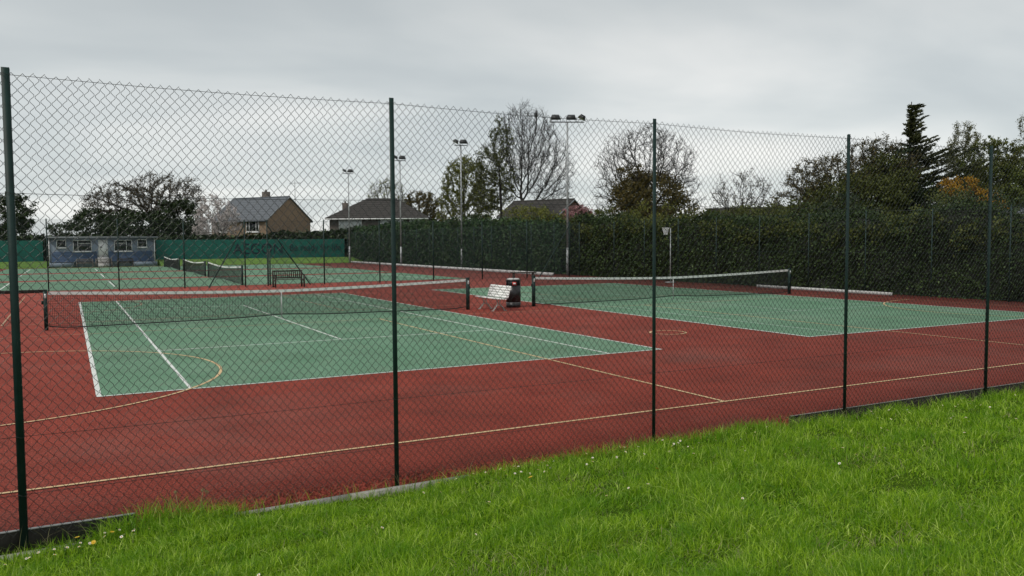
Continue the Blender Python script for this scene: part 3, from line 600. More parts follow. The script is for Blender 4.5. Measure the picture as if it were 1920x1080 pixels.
# ------------------------------------------------------------------ houses
def house(name, label, loc, rotz, Lx, Wy, eave, ridge, wall, roofm, hip=False, overhang=0.35, chim=None, windows=(), pane='glass'):
    t = thing(name, label, 'house', loc, rotz); x, y = Lx / 2, Wy / 2; m = MB()
    if hip: m.bb(-x, x, -y, y, -0.4, eave)
    else:
        v = [(-x, -y, -0.4), (x, -y, -0.4), (x, y, -0.4), (-x, y, -0.4), (-x, -y, eave), (x, -y, eave), (x, y, eave), (-x, y, eave), (-x, 0, ridge - 0.08), (x, 0, ridge - 0.08)]
        m.add(v, [(0, 1, 5, 4), (2, 3, 7, 6)]); m.add(v, [(1, 2, 6, 9, 5), (3, 0, 4, 8, 7)])
    m.build('wall', wall, t)
    r = MB(); ox = overhang * (1.0 if hip else 0.25); oy = overhang; dz = (ridge - eave) / y * oy
    hx = x - y * 0.95 if hip else x + ox
    nrow = 9
    for s in (-1, 1):
        for k in range(nrow):                                # overlapping courses of tiles
            f0, f1 = k / nrow, (k + 1) / nrow + 0.02
            def P(f, up):
                yy = s * (y + oy) * (1 - f); zz_ = eave - dz + (ridge - eave + dz) * f + up
                xx = (x + ox) + (hx - (x + ox)) * f if hip else x + ox
                return xx, yy, zz_
            xa, ya, za = P(f0, 0.10); xb, yb, zb2 = P(min(f1, 1), 0.04); _, _, zl = P(f0, 0.0)
            q = [(-xa, ya, za), (xa, ya, za), (xb, yb, zb2), (-xb, yb, zb2), (-xa, ya, zl), (xa, ya, zl)]
            r.add(q, [(0, 1, 2, 3), (4, 5, 1, 0)])
    if hip:
        for s in (-1, 1):
            for k in range(nrow):
                f0, f1 = k / nrow, min(1, (k + 1) / nrow + 0.02)
                def Q(f, up): return s * ((x + ox) + (hx - (x + ox)) * f), (y + oy) * (1 - f), eave - dz + (ridge - eave + dz) * f + up
                xa, ya, za = Q(f0, 0.10); xb, yb, zb2 = Q(f1, 0.04); zl = Q(f0, 0)[2]
                r.add([(xa, -ya, za), (xa, ya, za), (xb, yb, zb2), (xb, -yb, zb2), (xa, -ya, zl), (xa, ya, zl)], [(0, 1, 2, 3), (4, 5, 1, 0)])
    rf = r.build('roof', roofm, t)
    MB().tubes([(-hx, 0, ridge + 0.06)], [(hx, 0, ridge + 0.06)], 0.10, 0.10, 6).build('ridge_tiles', roofm, rf)
    for s in (-1, 1):
        MB().bb(-x - ox, x + ox, s * (y + oy) - 0.03, s * (y + oy) + 0.03, eave - dz - 0.16, eave - dz - 0.005).build('gutter', M['white2'] if hip else M['slate'], rf)
        if not hip:
            MB().tubes([(s * (x + ox + 0.02), -y - oy, eave - dz - 0.02)], [(s * (x + ox + 0.02), 0, ridge - 0.0)], 0.075, 0.075, 4).tubes([(s * (x + ox + 0.02), y + oy, eave - dz - 0.02)], [(s * (x + ox + 0.02), 0, ridge)], 0.075, 0.075, 4).build('verge', M['felt'], rf)
    if chim:
        cx, cy, cw, cz = chim; c = MB().bb(cx - cw / 2, cx + cw / 2, cy - cw / 2, cy + cw / 2, eave - 0.2, cz).build('chimney', M['brick_grey'], rf)
        MB().cyl((cx, cy, cz + 0.001), 0.13, 0.11, 0.28, 8).build('chimney_pot', M['brick_grey'], c)
    for (x0, x1, z0, z1, mull) in windows: window(t, x0, x1, z0, z1, y=-y, mull=mull, fr=0.11, pane=pane)
    return t
def axis_angle(a, b): return math.atan2(b[1] - a[1], b[0] - a[0])
# gabled brick house: gable towards the camera's right
h1r = math.radians(-55.5)
house('brick_house', 'brown brick house with grey gabled roof and chimney behind the banner', (21.5, 94.1, 0), h1r, 9.4, 7.6, 5.35, 8.05, M['brick'], M['slate'], chim=(0.6, 0.3, 0.72, 8.85),
      windows=((1.2, 3.3, 3.7, 5.05, (1.7, 2.8)), (-3.6, -2.0, 3.7, 5.05, (-2.8,)), (1.2, 3.3, 1.0, 2.2, (2.2,))))
house('hipped_house', 'house with dark hipped tile roof and pale windows above the clipped hedge', (37.3, 93.5, 0), math.radians(-27), 12.4, 8.6, 5.75, 8.15, M['brick_grey'], M['redroof'], hip=True, overhang=0.5, chim=(-5.1, 1.2, 0.7, 7.75),
      windows=((-5.0, -2.0, 3.9, 5.45, (-4.2, -3.3, -2.6)), (0.4, 3.4, 3.9, 5.45, (1.4, 2.4)), (4.2, 5.6, 3.9, 5.45, ())), pane='curtain')
house('brick_bungalow', 'red brick bungalow with dark roof half hidden behind the bare tree', (39.2, 53.4, 0), math.radians(-65), 6.8, 4.6, 4.85, 6.12, M['brick_red'], M['redroof'])
house('garden_house', 'grey tiled roof peeping out at the right edge behind the shrubs', (62.5, 19.2, 0), math.radians(-62), 9.0, 5.0, 3.9, 4.85, M['brick_grey'], M['slate'])
house('garden_outbuilding', 'low dark roof behind the hedge right of the ivy-clad tree', (46.0, 33.0, 0), math.radians(-55), 7.0, 4.0, 3.9, 4.7, M['brick_grey'], M['redroof'])
t = thing('television_aerial', 'thin television aerial rising behind the brown brick house', 'aerial', (27.5, 101.0, 0))
MB().cyl((0, 0, 0), 0.045, 0.03, 10.9, 6).build('pole', M['lampbody'], t)
ar = MB().tubes([(-0.75, 0, 10.5)], [(0.75, 0, 10.62)], 0.025, 0.025, 4)
for s in np.linspace(-0.7, 0.7, 6): ar.tubes([(s, -0.3, 10.55)], [(s, 0.3, 10.55)], 0.012, 0.012, 3)
ar.build('antenna', M['lampbody'], t)

# ------------------------------------------------------------------ trees and shrubs
def in_blobs(blobs, n, rng, shell=0.0):
    vol = np.array([b[3] * b[4] * b[3] for b in blobs]); idx = rng.choice(len(blobs), n, p=vol / vol.sum())
    B = np.array(blobs, float)[idx]
    u = rng.normal(size=(n, 3)); u /= np.linalg.norm(u, axis=1, keepdims=True)
    r = rng.uniform(shell, 1, n) ** (1 / 3)
    return B[:, :3] + u * r[:, None] * np.stack([B[:, 3], B[:, 3] * 0.9, B[:, 4]], 1)
def colonize(attr, trunk, step, infl, kill, rng, trop=0.15, iters=130):
    nodes = [np.array(p, float) for p in trunk]; par = [-1] + list(range(len(trunk) - 1))
    N = np.array(nodes); P = list(par); A = attr.copy()
    dm = np.linalg.norm(A[:, None] - N[None], axis=2); near = dm.argmin(1); dist = dm.min(1)
    for it in range(iters):
        ok = dist < infl
        if not ok.any():
            if len(A) == 0: break
            infl *= 1.5; continue
        d = A[ok] - N[near[ok]]; d /= np.maximum(np.linalg.norm(d, axis=1, keepdims=True), 1e-6)
        S = np.zeros_like(N); np.add.at(S, near[ok], d)
        act = np.unique(near[ok]); D = S[act]; ln = np.linalg.norm(D, axis=1, keepdims=True)
        D = D / np.maximum(ln, 1e-6) + rng.normal(size=D.shape) * 0.22; D[:, 2] += trop; D /= np.linalg.norm(D, axis=1, keepdims=True)
        new = N[act] + D * step; k0 = len(N)
        N = np.concatenate([N, new]); P += act.tolist()
        dn = np.linalg.norm(A[:, None] - new[None], axis=2); bi = dn.argmin(1); bd = dn.min(1)
        up = bd < dist; near[up] = bi[up] + k0; dist[up] = bd[up]
        keep = dist > kill; A, near, dist = A[keep], near[keep], dist[keep]
        if len(A) == 0 or len(N) > 9000: break
    return N, np.array(P)
def tree(name, label, base, blobs, seed, leaf=None, nleaf=0, leafsize=0.16, n_attr=700, step=0.35, trunk_h=None, rtip=0.011, twigs=5, twl=0.55, trop=0.15, low=None, lowleaf=None, nlow=0, lowsize=0.26, cat='tree', rmax=0.32, stems=1, expo=2.3, group=None, twr=0.008):
    rng = np.random.default_rng(seed); t = thing(name, label, cat, (base[0], base[1], -0.05), group=group); o = np.array((base[0], base[1], -0.05))
    B = [(b[0] - o[0], b[1] - o[1], b[2] - o[2], b[3], b[4]) for b in blobs]
    zlow = min(b[2] - b[4] for b in B); th = trunk_h if trunk_h else max(0.4, zlow)
    A = in_blobs(B, n_attr, rng, 0.12); A = A[A[:, 2] > min(th * 0.7, 1.0)]
    cx = np.mean([b[0] for b in B]); cyy = np.mean([b[1] for b in B])
    kz = max(3, int(th / step) + 1); tr = [(cx * 0.35 * (i / kz) ** 1.5, cyy * 0.35 * (i / kz) ** 1.5, th * i / (kz - 1)) for i in range(kz)]
    N, P = colonize(A, tr, step, step * 9, step * 1.6, rng, trop)
    n = len(N); acc = np.zeros(n); kids = np.bincount(P[P >= 0], minlength=n)
    for i in range(n - 1, -1, -1):
        if acc[i] == 0: acc[i] = rtip ** expo
        if P[i] >= 0: acc[P[i]] += acc[i]
    r = np.minimum(acc ** (1 / expo), rmax * (0.75 + 0.25 * rng.random()))
    e = np.arange(n)[P >= 0]; m = MB()
    thick = r[e] > 0.05
    for sel, k in ((e[thick], 6), (e[~thick], 3)):
        if len(sel): m.tubes(N[P[sel]], N[sel], np.minimum(r[P[sel]], r[sel] * 1.5), r[sel], k)
    m.tubes([(0, 0, -0.1)], [tr[0]], r[0] * 1.3, r[0], 6)
    # fine twigs from the thin ends
    thin = np.where((r < rtip * 3.2) & (P >= 0))[0]; tips = np.repeat(thin, twigs); tips = tips[rng.random(len(tips)) < 0.8]
    dpar = N[tips] - N[P[tips]]; dpar /= np.maximum(np.linalg.norm(dpar, axis=1, keepdims=True), 1e-6)
    d = dpar * 0.8 + rng.normal(size=dpar.shape) * 0.55; d[:, 2] += trop; d /= np.linalg.norm(d, axis=1, keepdims=True)
    ln = rng.uniform(0.4, 1.0, len(tips))[:, None] * twl; a = N[tips]; b1 = a + d * ln * 0.55
    d2 = d + rng.normal(size=d.shape) * 0.35; d2[:, 2] += 0.15; d2 /= np.linalg.norm(d2, axis=1, keepdims=True); c = b1 + d2 * ln * 0.5
    m.tubes(np.concatenate([a, b1]), np.concatenate([b1, c]), twr, np.concatenate([np.full(len(a), twr * .8), np.full(len(a), twr * .5)]), 3)
    m.build('trunk', M['bark'], t, smooth=True)
    if leaf and nleaf:
        k = rng.integers(0, len(tips), nleaf); f = rng.random(nleaf)[:, None]
        pos = np.where(f < .5, a[k] + (b1[k] - a[k]) * f * 2, b1[k] + (c[k] - b1[k]) * (f * 2 - 1)) + rng.normal(size=(nleaf, 3)) * 0.07
        MB().leaves(pos, leafsize, rng).build('crown', L[leaf], t, kind='stuff')
    if low:
        Bl = [(b[0] - o[0], b[1] - o[1], b[2] - o[2], b[3], b[4]) for b in low]; ivy(Bl, nlow, lowsize, rng).build('ivy', L[lowleaf], t, kind='stuff')
    return t
def ivy(B, n, size, rng, gap=0.35):
    """leaves gathered in clumps through the blobs' outer volume, with gaps between clumps"""
    nc = max(20, n // 45); C = in_blobs(B, nc, rng, 0.35); k = rng.integers(0, nc, n)
    cs = rng.uniform(0.16, 0.42, nc) * np.mean([b[4] for b in B]) ** 0.5 * 0.62
    p = rng.normal(size=(n, 3)) * cs[k][:, None] * np.array([1, 1, 0.75]); p = C[k] + p
    return MB().leaves(p, size, rng, asp=0.7)
def shrub(name, label, base, blobs, seed, leaf, n, size=0.22, cat='shrub', twigs=300, group=None):
    rng = np.random.default_rng(seed); t = thing(name, label, cat, (base[0], base[1], -0.05), group=group); o = np.array((base[0], base[1], -0.05))
    B = [(b[0] - o[0], b[1] - o[1], b[2] - o[2], b[3], b[4]) for b in blobs]
    q = in_blobs(B, twigs, rng, 0.3); bs = np.zeros((twigs, 3)); bs[:, :2] = q[:, :2] * 0.25; mid = bs * 0.35 + q * 0.65 + rng.normal(size=q.shape) * 0.15; mid[:, 2] = q[:, 2] * 0.55
    MB().tubes(np.concatenate([bs, mid]), np.concatenate([mid, q]), np.r_[np.full(twigs, 0.03), np.full(twigs, 0.016)], np.r_[np.full(twigs, 0.016), np.full(twigs, 0.006)], 3).build('stems', M['bark'], t)
    ivy(B, n, size, rng).build('crown', L[leaf], t, kind='stuff'); return t

tree('ivy_covered_tree', 'dark leafy tree at the left edge behind the leftmost fence post', (-6.1, 108.2), [(-7.5, 109.1, 6.2, 3.7, 2.6), (-5.2, 107.9, 6.7, 1.8, 2.2)], 1, n_attr=250, step=0.5, low=[(-7.5, 109.1, 6.0, 3.7, 2.7), (-5.2, 107.9, 6.6, 1.8, 2.3), (-6.5, 108.5, 3.6, 2.6, 2.0)], lowleaf='dark', nlow=9000, lowsize=0.30)
shrub('round_shrub', 'small round dark shrub just behind the left end of the pavilion', (-0.7, 100.7), [(-0.7, 100.8, 4.0, 1.8, 0.9), (-0.7, 100.8, 2.6, 2.2, 1.4)], 2, 'dark', 3500, 0.25)
tree('spreading_tree', 'wide round-crowned bare tree with dense low foliage behind the pavilion', (9.7, 103.1), [(11.1, 102.7, 8.5, 5.0, 3.1), (6.5, 105.2, 7.9, 4.7, 2.6), (3.7, 106.6, 6.9, 3.1, 2.6), (13.2, 101.5, 6.6, 2.6, 2.8)], 3, leaf='bud', nleaf=11000, leafsize=0.19, n_attr=1500, step=0.40, twigs=5, twl=0.9, rtip=0.024, rmax=0.5, twr=0.018, trunk_h=3.0,
     low=[(3.2, 104.4, 4.6, 3.3, 2.4), (7.9, 101.9, 4.4, 5.1, 2.1), (12.3, 99.6, 5.2, 3.0, 2.9), (11.0, 100.6, 3.2, 4.5, 2.0)], lowleaf='dark', nlow=22000, lowsize=0.33)
tree('blossom_tree', 'small tree covered in white blossom left of the brick house', (15.3, 87.9), [(15.1, 88.1, 5.6, 2.5, 2.5), (16.7, 87.4, 4.7, 1.4, 1.7), (14.4, 88.3, 4.0, 2.0, 1.4)], 4, leaf='blossom', nleaf=9500, leafsize=0.15, n_attr=500, step=0.3, twigs=4, twl=0.5, twr=0.011, rtip=0.014, trunk_h=1.8)
tree('bare_tree', 'greyish bare tree behind the right end of the hipped-roof house', (41.1, 102.3), [(41.3, 102.5, 8.8, 3.1, 3.0)], 5, leaf='fresh', nleaf=2200, leafsize=0.18, n_attr=700, step=0.4, twl=0.8, twr=0.017, rtip=0.022)
tree('budding_tree', 'rounded tree with brownish buds just right of the second fence post', (43.3, 94.2), [(43.5, 94.4, 7.2, 2.8, 2.4), (44.4, 93.8, 5.6, 2.4, 1.8)], 6, leaf='rust', nleaf=9000, leafsize=0.22, n_attr=600, step=0.4, twl=0.7, twr=0.016, rtip=0.02)
tree('yellow_green_tree', 'leafing yellow-green tree behind the second floodlight mast', (35.6, 63.1), [(35.8, 63.4, 8.0, 2.6, 3.2), (34.6, 63.8, 5.8, 1.9, 2.2), (37.3, 62.4, 6.1, 1.9, 2.2)], 7, leaf='fresh', nleaf=21000, leafsize=0.15, n_attr=900, step=0.3, twl=0.55, twr=0.012, trunk_h=1.6, rtip=0.016)
tree('dark_slender_tree', 'tall slender tree with dark straight trunk left of the big bare tree', (33.0, 49.8), [(33.1, 50.2, 11.2, 1.1, 2.1), (32.2, 50.6, 8.7, 1.7, 2.2), (33.3, 50.0, 7.6, 1.3, 2.3), (32.0, 50.8, 6.2, 1.6, 1.4)], 8, leaf='olive', nleaf=8000, leafsize=0.15, n_attr=800, step=0.28, twl=0.55, trunk_h=8.0, rmax=0.24, rtip=0.016, twr=0.012)
tree('big_bare_tree', 'largest bare tree with fan of upright branches behind the tall floodlight', (40.0, 61.9), [(41.8, 61.5, 12.0, 3.8, 4.4), (43.7, 60.5, 9.6, 3.2, 3.6), (40.4, 61.9, 10.4, 2.8, 3.6), (44.4, 60.0, 7.2, 2.1, 2.2)], 9, n_attr=2300, step=0.31, trop=0.55, twigs=5, twl=0.95, trunk_h=3.4, rmax=0.42, rtip=0.015, twr=0.011)
tree('ivy_clad_tree', 'bare round-crowned tree with rusty ivy climbing its lower half', (44.1, 43.8), [(44.1, 44.2, 8.9, 4.6, 3.4), (45.9, 43.2, 7.2, 2.8, 2.4), (42.0, 45.2, 7.0, 2.4, 2.4), (47.0, 42.4, 6.2, 1.8, 2.0), (41.4, 45.6, 5.6, 1.8, 1.8)], 10, leaf='bud', nleaf=1500, leafsize=0.12, n_attr=1700, step=0.28, trop=0.38, twigs=4, twl=0.7, trunk_h=3.0, rmax=0.4, rtip=0.015, twr=0.011,
     low=[(42.3, 44.0, 7.2, 1.5, 2.0), (43.8, 43.0, 6.0, 3.0, 2.2), (42.4, 43.8, 5.4, 2.2, 2.0), (45.8, 41.9, 4.8, 1.8, 1.4), (43.8, 43.0, 3.5, 3.2, 2.0)], lowleaf='rust', nlow=27000, lowsize=0.18)
tree('bare_shrub', 'sparse bare bush against the sky right of the ivy-clad tree', (42.7, 31.0), [(42.8, 31.1, 5.7, 2.4, 1.8), (42.4, 31.4, 4.6, 2.6, 1.2)], 11, leaf='bud', nleaf=1500, leafsize=0.11, n_attr=420, step=0.26, trop=0.35, twigs=3, twl=0.6, trunk_h=2.2, rtip=0.013, twr=0.010, cat='shrub')
tree('bushy_tree', 'broad dark twiggy tree left of the conifer', (47.8, 25.9), [(46.9, 26.6, 6.0, 3.5, 2.3), (49.6, 25.3, 7.9, 2.3, 1.7), (44.9, 27.6, 4.9, 2.2, 1.3), (51.0, 24.6, 7.2, 1.8, 1.6)], 12, leaf='rust', nleaf=13000, leafsize=0.13, n_attr=1600, step=0.26, twigs=4, twl=0.6, trunk_h=1.8, rtip=0.014, twr=0.012,
     low=[(47.6, 25.2, 5.0, 3.6, 1.9), (49.6, 24.4, 6.4, 2.0, 1.7), (44.8, 26.5, 4.2, 2.6, 0.9), (47.0, 25.2, 3.2, 4.0, 1.8)], lowleaf='olive', nlow=34000, lowsize=0.19)
tree('birch_tree', 'pale thin birch rising left of the rightmost fence post', (60.9, 25.8), [(60.9, 26.2, 9.7, 1.2, 1.6), (60.3, 26.4, 8.3, 1.1, 1.3)], 13, leaf='birch', nleaf=5500, leafsize=0.12, n_attr=420, step=0.25, twl=0.5, trunk_h=5.0, rmax=0.14, rtip=0.009)
tree('leafy_tree', 'olive green leafy tree at the right behind the orange shrub', (60.6, 23.6), [(60.8, 24.0, 7.7, 2.5, 2.2), (63.0, 22.6, 7.2, 2.6, 2.4), (59.7, 24.4, 6.2, 1.7, 1.8)], 14, leaf='midgreen', nleaf=17000, leafsize=0.17, n_attr=800, step=0.32, twl=0.5, trunk_h=2.2,
     low=[(61.2, 23.4, 5.8, 3.2, 2.4), (59.7, 24.2, 5.4, 1.7, 1.8), (64.0, 22.0, 5.6, 3.0, 2.4)], lowleaf='midgreen', nlow=20000, lowsize=0.20)
tree('edge_birch', 'tall birch cut off by the right edge of the picture', (64.5, 22.7), [(64.9, 23.0, 10.7, 1.6, 1.7), (64.3, 23.2, 8.9, 1.2, 1.6), (66.0, 22.4, 9.6, 1.6, 2.0)], 15, leaf='birch', nleaf=5500, leafsize=0.12, n_attr=500, step=0.27, twl=0.5, trunk_h=5.0, rmax=0.16, rtip=0.009)
shrub('orange_shrub', 'shrub in bright orange-yellow flower left of the rightmost fence post', (52.7, 19.9), [(52.0, 20.5, 5.75, 1.2, 0.7), (53.3, 19.8, 4.9, 1.2, 0.8), (54.0, 19.4, 4.2, 0.8, 0.7)], 16, 'orange', 4200, 0.13)
shrub('pink_shrub', 'pink blossoming shrub above the hedge below the bungalow gable', (35.6, 41.5), [(35.6, 41.5, 4.35, 1.1, 0.85)], 17, 'pink', 2200, 0.13)
shrub('garden_shrub', 'olive shrub over the hedge top between the two nearest floodlight masts', (35.0, 48.3), [(34.6, 47.6, 4.3, 2.7, 1.0), (35.4, 46.4, 3.2, 2.4, 1.6)], 18, 'fresh', 5200, 0.16)
shrub('garden_shrub', 'dense dark green shrub at the foot of the yellow-green tree', (33.0, 54.6), [(32.8, 54.9, 4.0, 2.3, 0.9), (33.0, 54.4, 2.8, 2.4, 1.4)], 19, 'hedge', 4200, 0.18)
shrub('garden_shrub', 'broad low shrub over the hedge below the sparse bare bush', (36.9, 24.9), [(37.0, 25.0, 3.7, 3.2, 0.8), (36.6, 25.4, 2.6, 3.2, 1.4)], 20, 'olive', 6500, 0.13)
shrub('garden_shrub', 'shrub over the hedge at the left foot of the broad twiggy tree', (40.0, 21.2), [(40.0, 21.2, 3.75, 2.6, 0.75), (40.2, 21.0, 2.6, 2.8, 1.4)], 21, 'hedge', 5200, 0.13)
shrub('garden_shrub', 'dark shrub over the hedge beneath the conifer and orange flowers', (46.0, 15.8), [(46.2, 15.6, 4.0, 2.6, 1.1), (45.6, 16.2, 2.8, 2.8, 1.5)], 22, 'dark', 7000, 0.14)
shrub('garden_shrub', 'olive shrub over the hedge right of the tall floodlight mast', (38.0, 40.3), [(37.6, 40.5, 4.0, 2.3, 0.9), (38.4, 39.6, 3.0, 2.4, 1.4)], 23, 'olive', 4600, 0.16)
shrub('garden_shrub', 'pale olive bush breaking the hedge top right of the netball post', (34.4, 20.6), [(34.2, 20.8, 3.8, 1.7, 0.8), (34.4, 20.4, 2.6, 1.9, 1.4)], 24, 'olive', 4200, 0.12)
shrub('garden_shrub', 'dark bush breaking the hedge top just left of the fourth fence post', (35.2, 15.6), [(35.2, 15.6, 3.8, 1.5, 0.9), (35.2, 15.4, 2.6, 1.9, 1.4)], 25, 'dark', 4200, 0.12)
shrub('garden_shrub', 'olive bush breaking the hedge top between the two rightmost fence posts', (35.4, 9.6), [(35.3, 9.8, 3.65, 1.9, 0.8), (35.4, 9.4, 2.6, 2.1, 1.3)], 26, 'olive', 4600, 0.12)
shrub('garden_shrub', 'yellow-green bush above the hedge between the tall floodlight and netball post', (34.0, 29.4), [(33.9, 29.6, 4.0, 1.9, 0.9), (34.0, 29.2, 2.8, 2.1, 1.4)], 27, 'fresh', 2600, 0.12)
shrub('evergreen_tree', 'dense near-black evergreen between the broad twiggy tree and the conifer', (51.4, 25.8), [(51.7, 25.8, 7.3, 1.9, 1.8), (52.2, 25.6, 5.2, 2.4, 2.2), (53.4, 24.8, 4.6, 2.2, 1.9), (53.0, 25.0, 3.2, 2.8, 1.8)], 28, 'dark', 17000, 0.18, cat='tree')
# wind-shaped conifer
def conifer(label, base, top, seed):
    rng = np.random.default_rng(seed); t = thing('conifer_tree', label, 'tree', (*base, -0.05)); hgt = top[2]; m = MB(); lv = []
    zz_ = np.linspace(0, hgt, 14); lean = np.array([top[0] - base[0], top[1] - base[1], 0])
    ax = lambda z: np.array([0, 0, z]) + lean * (z / hgt) ** 2
    m.poly([ax(z) for z in zz_], np.linspace(0.26, 0.03, 14), 7)
    rt = np.array([0.88, -0.47, 0])                            # lee side of the wind
    for i in range(340):
        f = rng.random() ** 1.15; z = 2.0 + (hgt - 2.3) * f; a = rng.uniform(0, 2 * PI)
        h = np.array([math.cos(a), math.sin(a), 0]); lee = float(h @ rt)
        width = np.interp(f, [0, 0.35, 0.50, 0.60, 0.68, 0.85, 1.0], [2.9, 2.8, 2.6, 1.9, 1.10, 0.80, 0.35]) * rng.uniform(0.35, 1.25) * (1 + 0.35 * lee)
        p0 = ax(z); d = h + rt * 0.25; tip = p0 + d * width + np.array([0, 0, 0.12 * width + 0.25 * max(lee, 0) * width])
        mid = (p0 + tip) / 2 + np.array([0, 0, -0.10 * width]); m.tubes([p0, mid], [mid, tip], [0.04, 0.022], [0.022, 0.006], 3)
        k = int(8 + 52 * width); s = rng.random(k)[:, None] ** 0.8
        q = np.where(s < .5, p0 + (mid - p0) * s * 2, mid + (tip - mid) * (s * 2 - 1)) + rng.normal(size=(k, 3)) * np.array([0.13, 0.13, 0.06]) * (1.15 - s) * min(1.0, 0.35 + 0.5 * width)
        lv.append((q, d))
    m.build('trunk', M['bark'], t)
    c = MB()
    for q, d in lv:
        n = len(q); u = d / np.linalg.norm(d) + rng.normal(size=(n, 3)) * 0.45; u[:, 2] += 0.15; u /= np.linalg.norm(u, axis=1, keepdims=True)
        w = np.cross(u, rng.normal(size=(n, 3))); w /= np.linalg.norm(w, axis=1, keepdims=True); s = rng.uniform(0.10, 0.24, n)[:, None]
        c.add(np.stack([q - u * s * .6, q + w * s * .28, q + u * s, q - w * s * .28], 1), np.arange(4 * n).reshape(-1, 4))
    c.build('crown', L['conifer'], t, kind='stuff')
conifer('dark pointed conifer with ragged wind-swept top, tallest at the right', (53.3, 25.3), (53.85, 25.6, 12.3), 30)

# hedges
def hedge(name, label, p, q, hts, depth, leaf, n, size, seed, dens=0.0, rough=0.0):
    """hedge from p to q; hts = heights along it; front faces the courts (left of p->q)"""
    rng = np.random.default_rng(seed); p, q = np.array(p, float), np.array(q, float); Ln = np.linalg.norm(q - p); d = (q - p) / Ln; nrm = np.array([-d[1], d[0]])
    t = thing(name, label, 'hedge', (*p, -0.05)); hx = np.linspace(0, 1, len(hts)); hf = lambda s: np.interp(s / Ln, hx, hts)
    nu = int(Ln / 0.5) + 2; prof = [(0, 0), (0, .25), (0, .5), (0, .75), (.03, .93), (.2, 1.0), (.5, 1.02), (.85, .98), (1, .8), (1, 0)]
    U = np.linspace(0, Ln, nu); V = []
    for (a, b) in prof:
        bul = 0.22 * wob(U, b * 4 + a * 3, seed, 0.9) + 0.10 * wob(U, b * 9, seed + 1, 2.6)
        off = a * depth + 0.30 - bul * (1 if a < 0.5 else -1); h = hf(U) * b + ((0.25 * wob(U, a * 5, seed + 2, 1.2) + rough * wob(U, a * 3, seed + 4, 0.6)) if b > 0.9 else 0)
        V.append(np.stack([U * d[0] - nrm[0] * off, U * d[1] - nrm[1] * off, h], 1))
    V = np.array(V); npf = len(prof); i, j = np.meshgrid(np.arange(npf - 1), np.arange(nu - 1), indexing='ij'); i, j = i.ravel(), j.ravel()
    f = np.stack([i * nu + j, (i + 1) * nu + j, (i + 1) * nu + j + 1, i * nu + j + 1], 1)
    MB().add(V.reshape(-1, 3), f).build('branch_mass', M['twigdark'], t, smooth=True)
    # leaves over the front and top, thicker where the hedge is near the camera
    s = rng.random(n * 2) * Ln; w = p[None] + s[:, None] * d[None]; dist = np.linalg.norm(w - CAM[:2], axis=1)
    pr = (1 / dist ** dens); s = s[rng.random(len(s)) < pr / pr.max()][:n]; dist = None; k = len(s)
    v = rng.random(k) * (npf - 4.2); vi = v.astype(int); vf = (v - vi)[:, None]; ui = s / Ln * (nu - 1); uj = np.minimum(ui.astype(int), nu - 2); uf = (ui - uj)[:, None]
    P_ = (V[vi, uj] * (1 - uf) + V[vi, uj + 1] * uf) * (1 - vf) + (V[vi + 1, uj] * (1 - uf) + V[vi + 1, uj + 1] * uf) * vf
    push = np.abs(rng.normal(size=k)) * 0.16 + 0.10 * np.clip(wob(s * 1.0, P_[:, 2] * 1.0, seed + 7, 3.2), -0.5, 1.5)
    P_[:, :2] += nrm[None] * push[:, None] * np.where(vi < 4, 1.0, 0.3)[:, None]; P_[:, 2] += np.where(vi >= 4, np.abs(rng.normal(size=k)) * 0.20, 0)
    dd = np.linalg.norm((P_[:, :2] + p) - CAM[:2], axis=1)
    MB().leaves(P_, size * np.clip(dd / 42, 0.85, 2.0), rng, asp=0.7).build('foliage', L[leaf], t, kind='stuff')
    return t
def hedge_top(t_, p, q, hts, n, leaf, size, seed):
    rng = np.random.default_rng(seed); p, q = np.array(p, float), np.array(q, float); Ln = np.linalg.norm(q - p); d = (q - p) / Ln; nrm = np.array([-d[1], d[0]])
    s = rng.random(n) * Ln; h = np.interp(s / Ln, np.linspace(0, 1, len(hts)), hts); bump = wob(s, 0 * s, seed, 1.4) + 0.8 * wob(s, 0 * s, seed + 9, 0.5)
    down = np.abs(rng.normal(size=n)) * 0.42; z = h + 0.10 + 0.34 * bump - down + rng.normal(size=n) * 0.10; off = rng.uniform(-0.25, 1.6, n) * np.where(down > 0.4, 0.15, 1)
    c = wob(s, z * 2, seed + 3, 4.0) > -0.25
    P_ = np.stack([s * d[0] - nrm[0] * off, s * d[1] - nrm[1] * off, z], 1)[c]
    MB().leaves(P_, size, rng, asp=0.7).build('top_growth', L[leaf], t_, kind='stuff')
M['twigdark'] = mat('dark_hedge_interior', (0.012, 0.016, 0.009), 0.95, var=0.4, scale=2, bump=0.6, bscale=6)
hg = hedge('overgrown_hedge', 'tall dark overgrown hedge behind the right court', (30.45, -14), (30.45, 36.0), [3.1, 3.1, 3.1, 3.05, 3.15, 3.1, 3.3, 3.6, 3.5], 2.6, 'hedge', 62000, 0.120, 41, dens=0.8, rough=0.38)
hedge_top(hg, (30.45, -14), (30.45, 36.0), [3.1, 3.1, 3.1, 3.05, 3.15, 3.1, 3.3, 3.6, 3.5], 17000, 'olive', 0.125, 61)
hedge('clipped_hedge', 'clipped green hedge along the far right side of the back courts', (30.4, 36.2), (30.4, 87.5), [3.5, 3.7, 3.9, 4.0, 4.1, 3.9, 3.8], 2.2, 'trim', 34000, 0.14, 43, dens=0.8)
hedge('boundary_hedge', 'hedge along the far boundary behind the pavilion and banner', (31.0, 85.6), (-22.0, 85.6), [3.7, 3.3, 2.8, 2.6, 2.7, 2.9, 3.0, 3.1, 3.1], 1.6, 'dark', 20000, 0.22, 44)

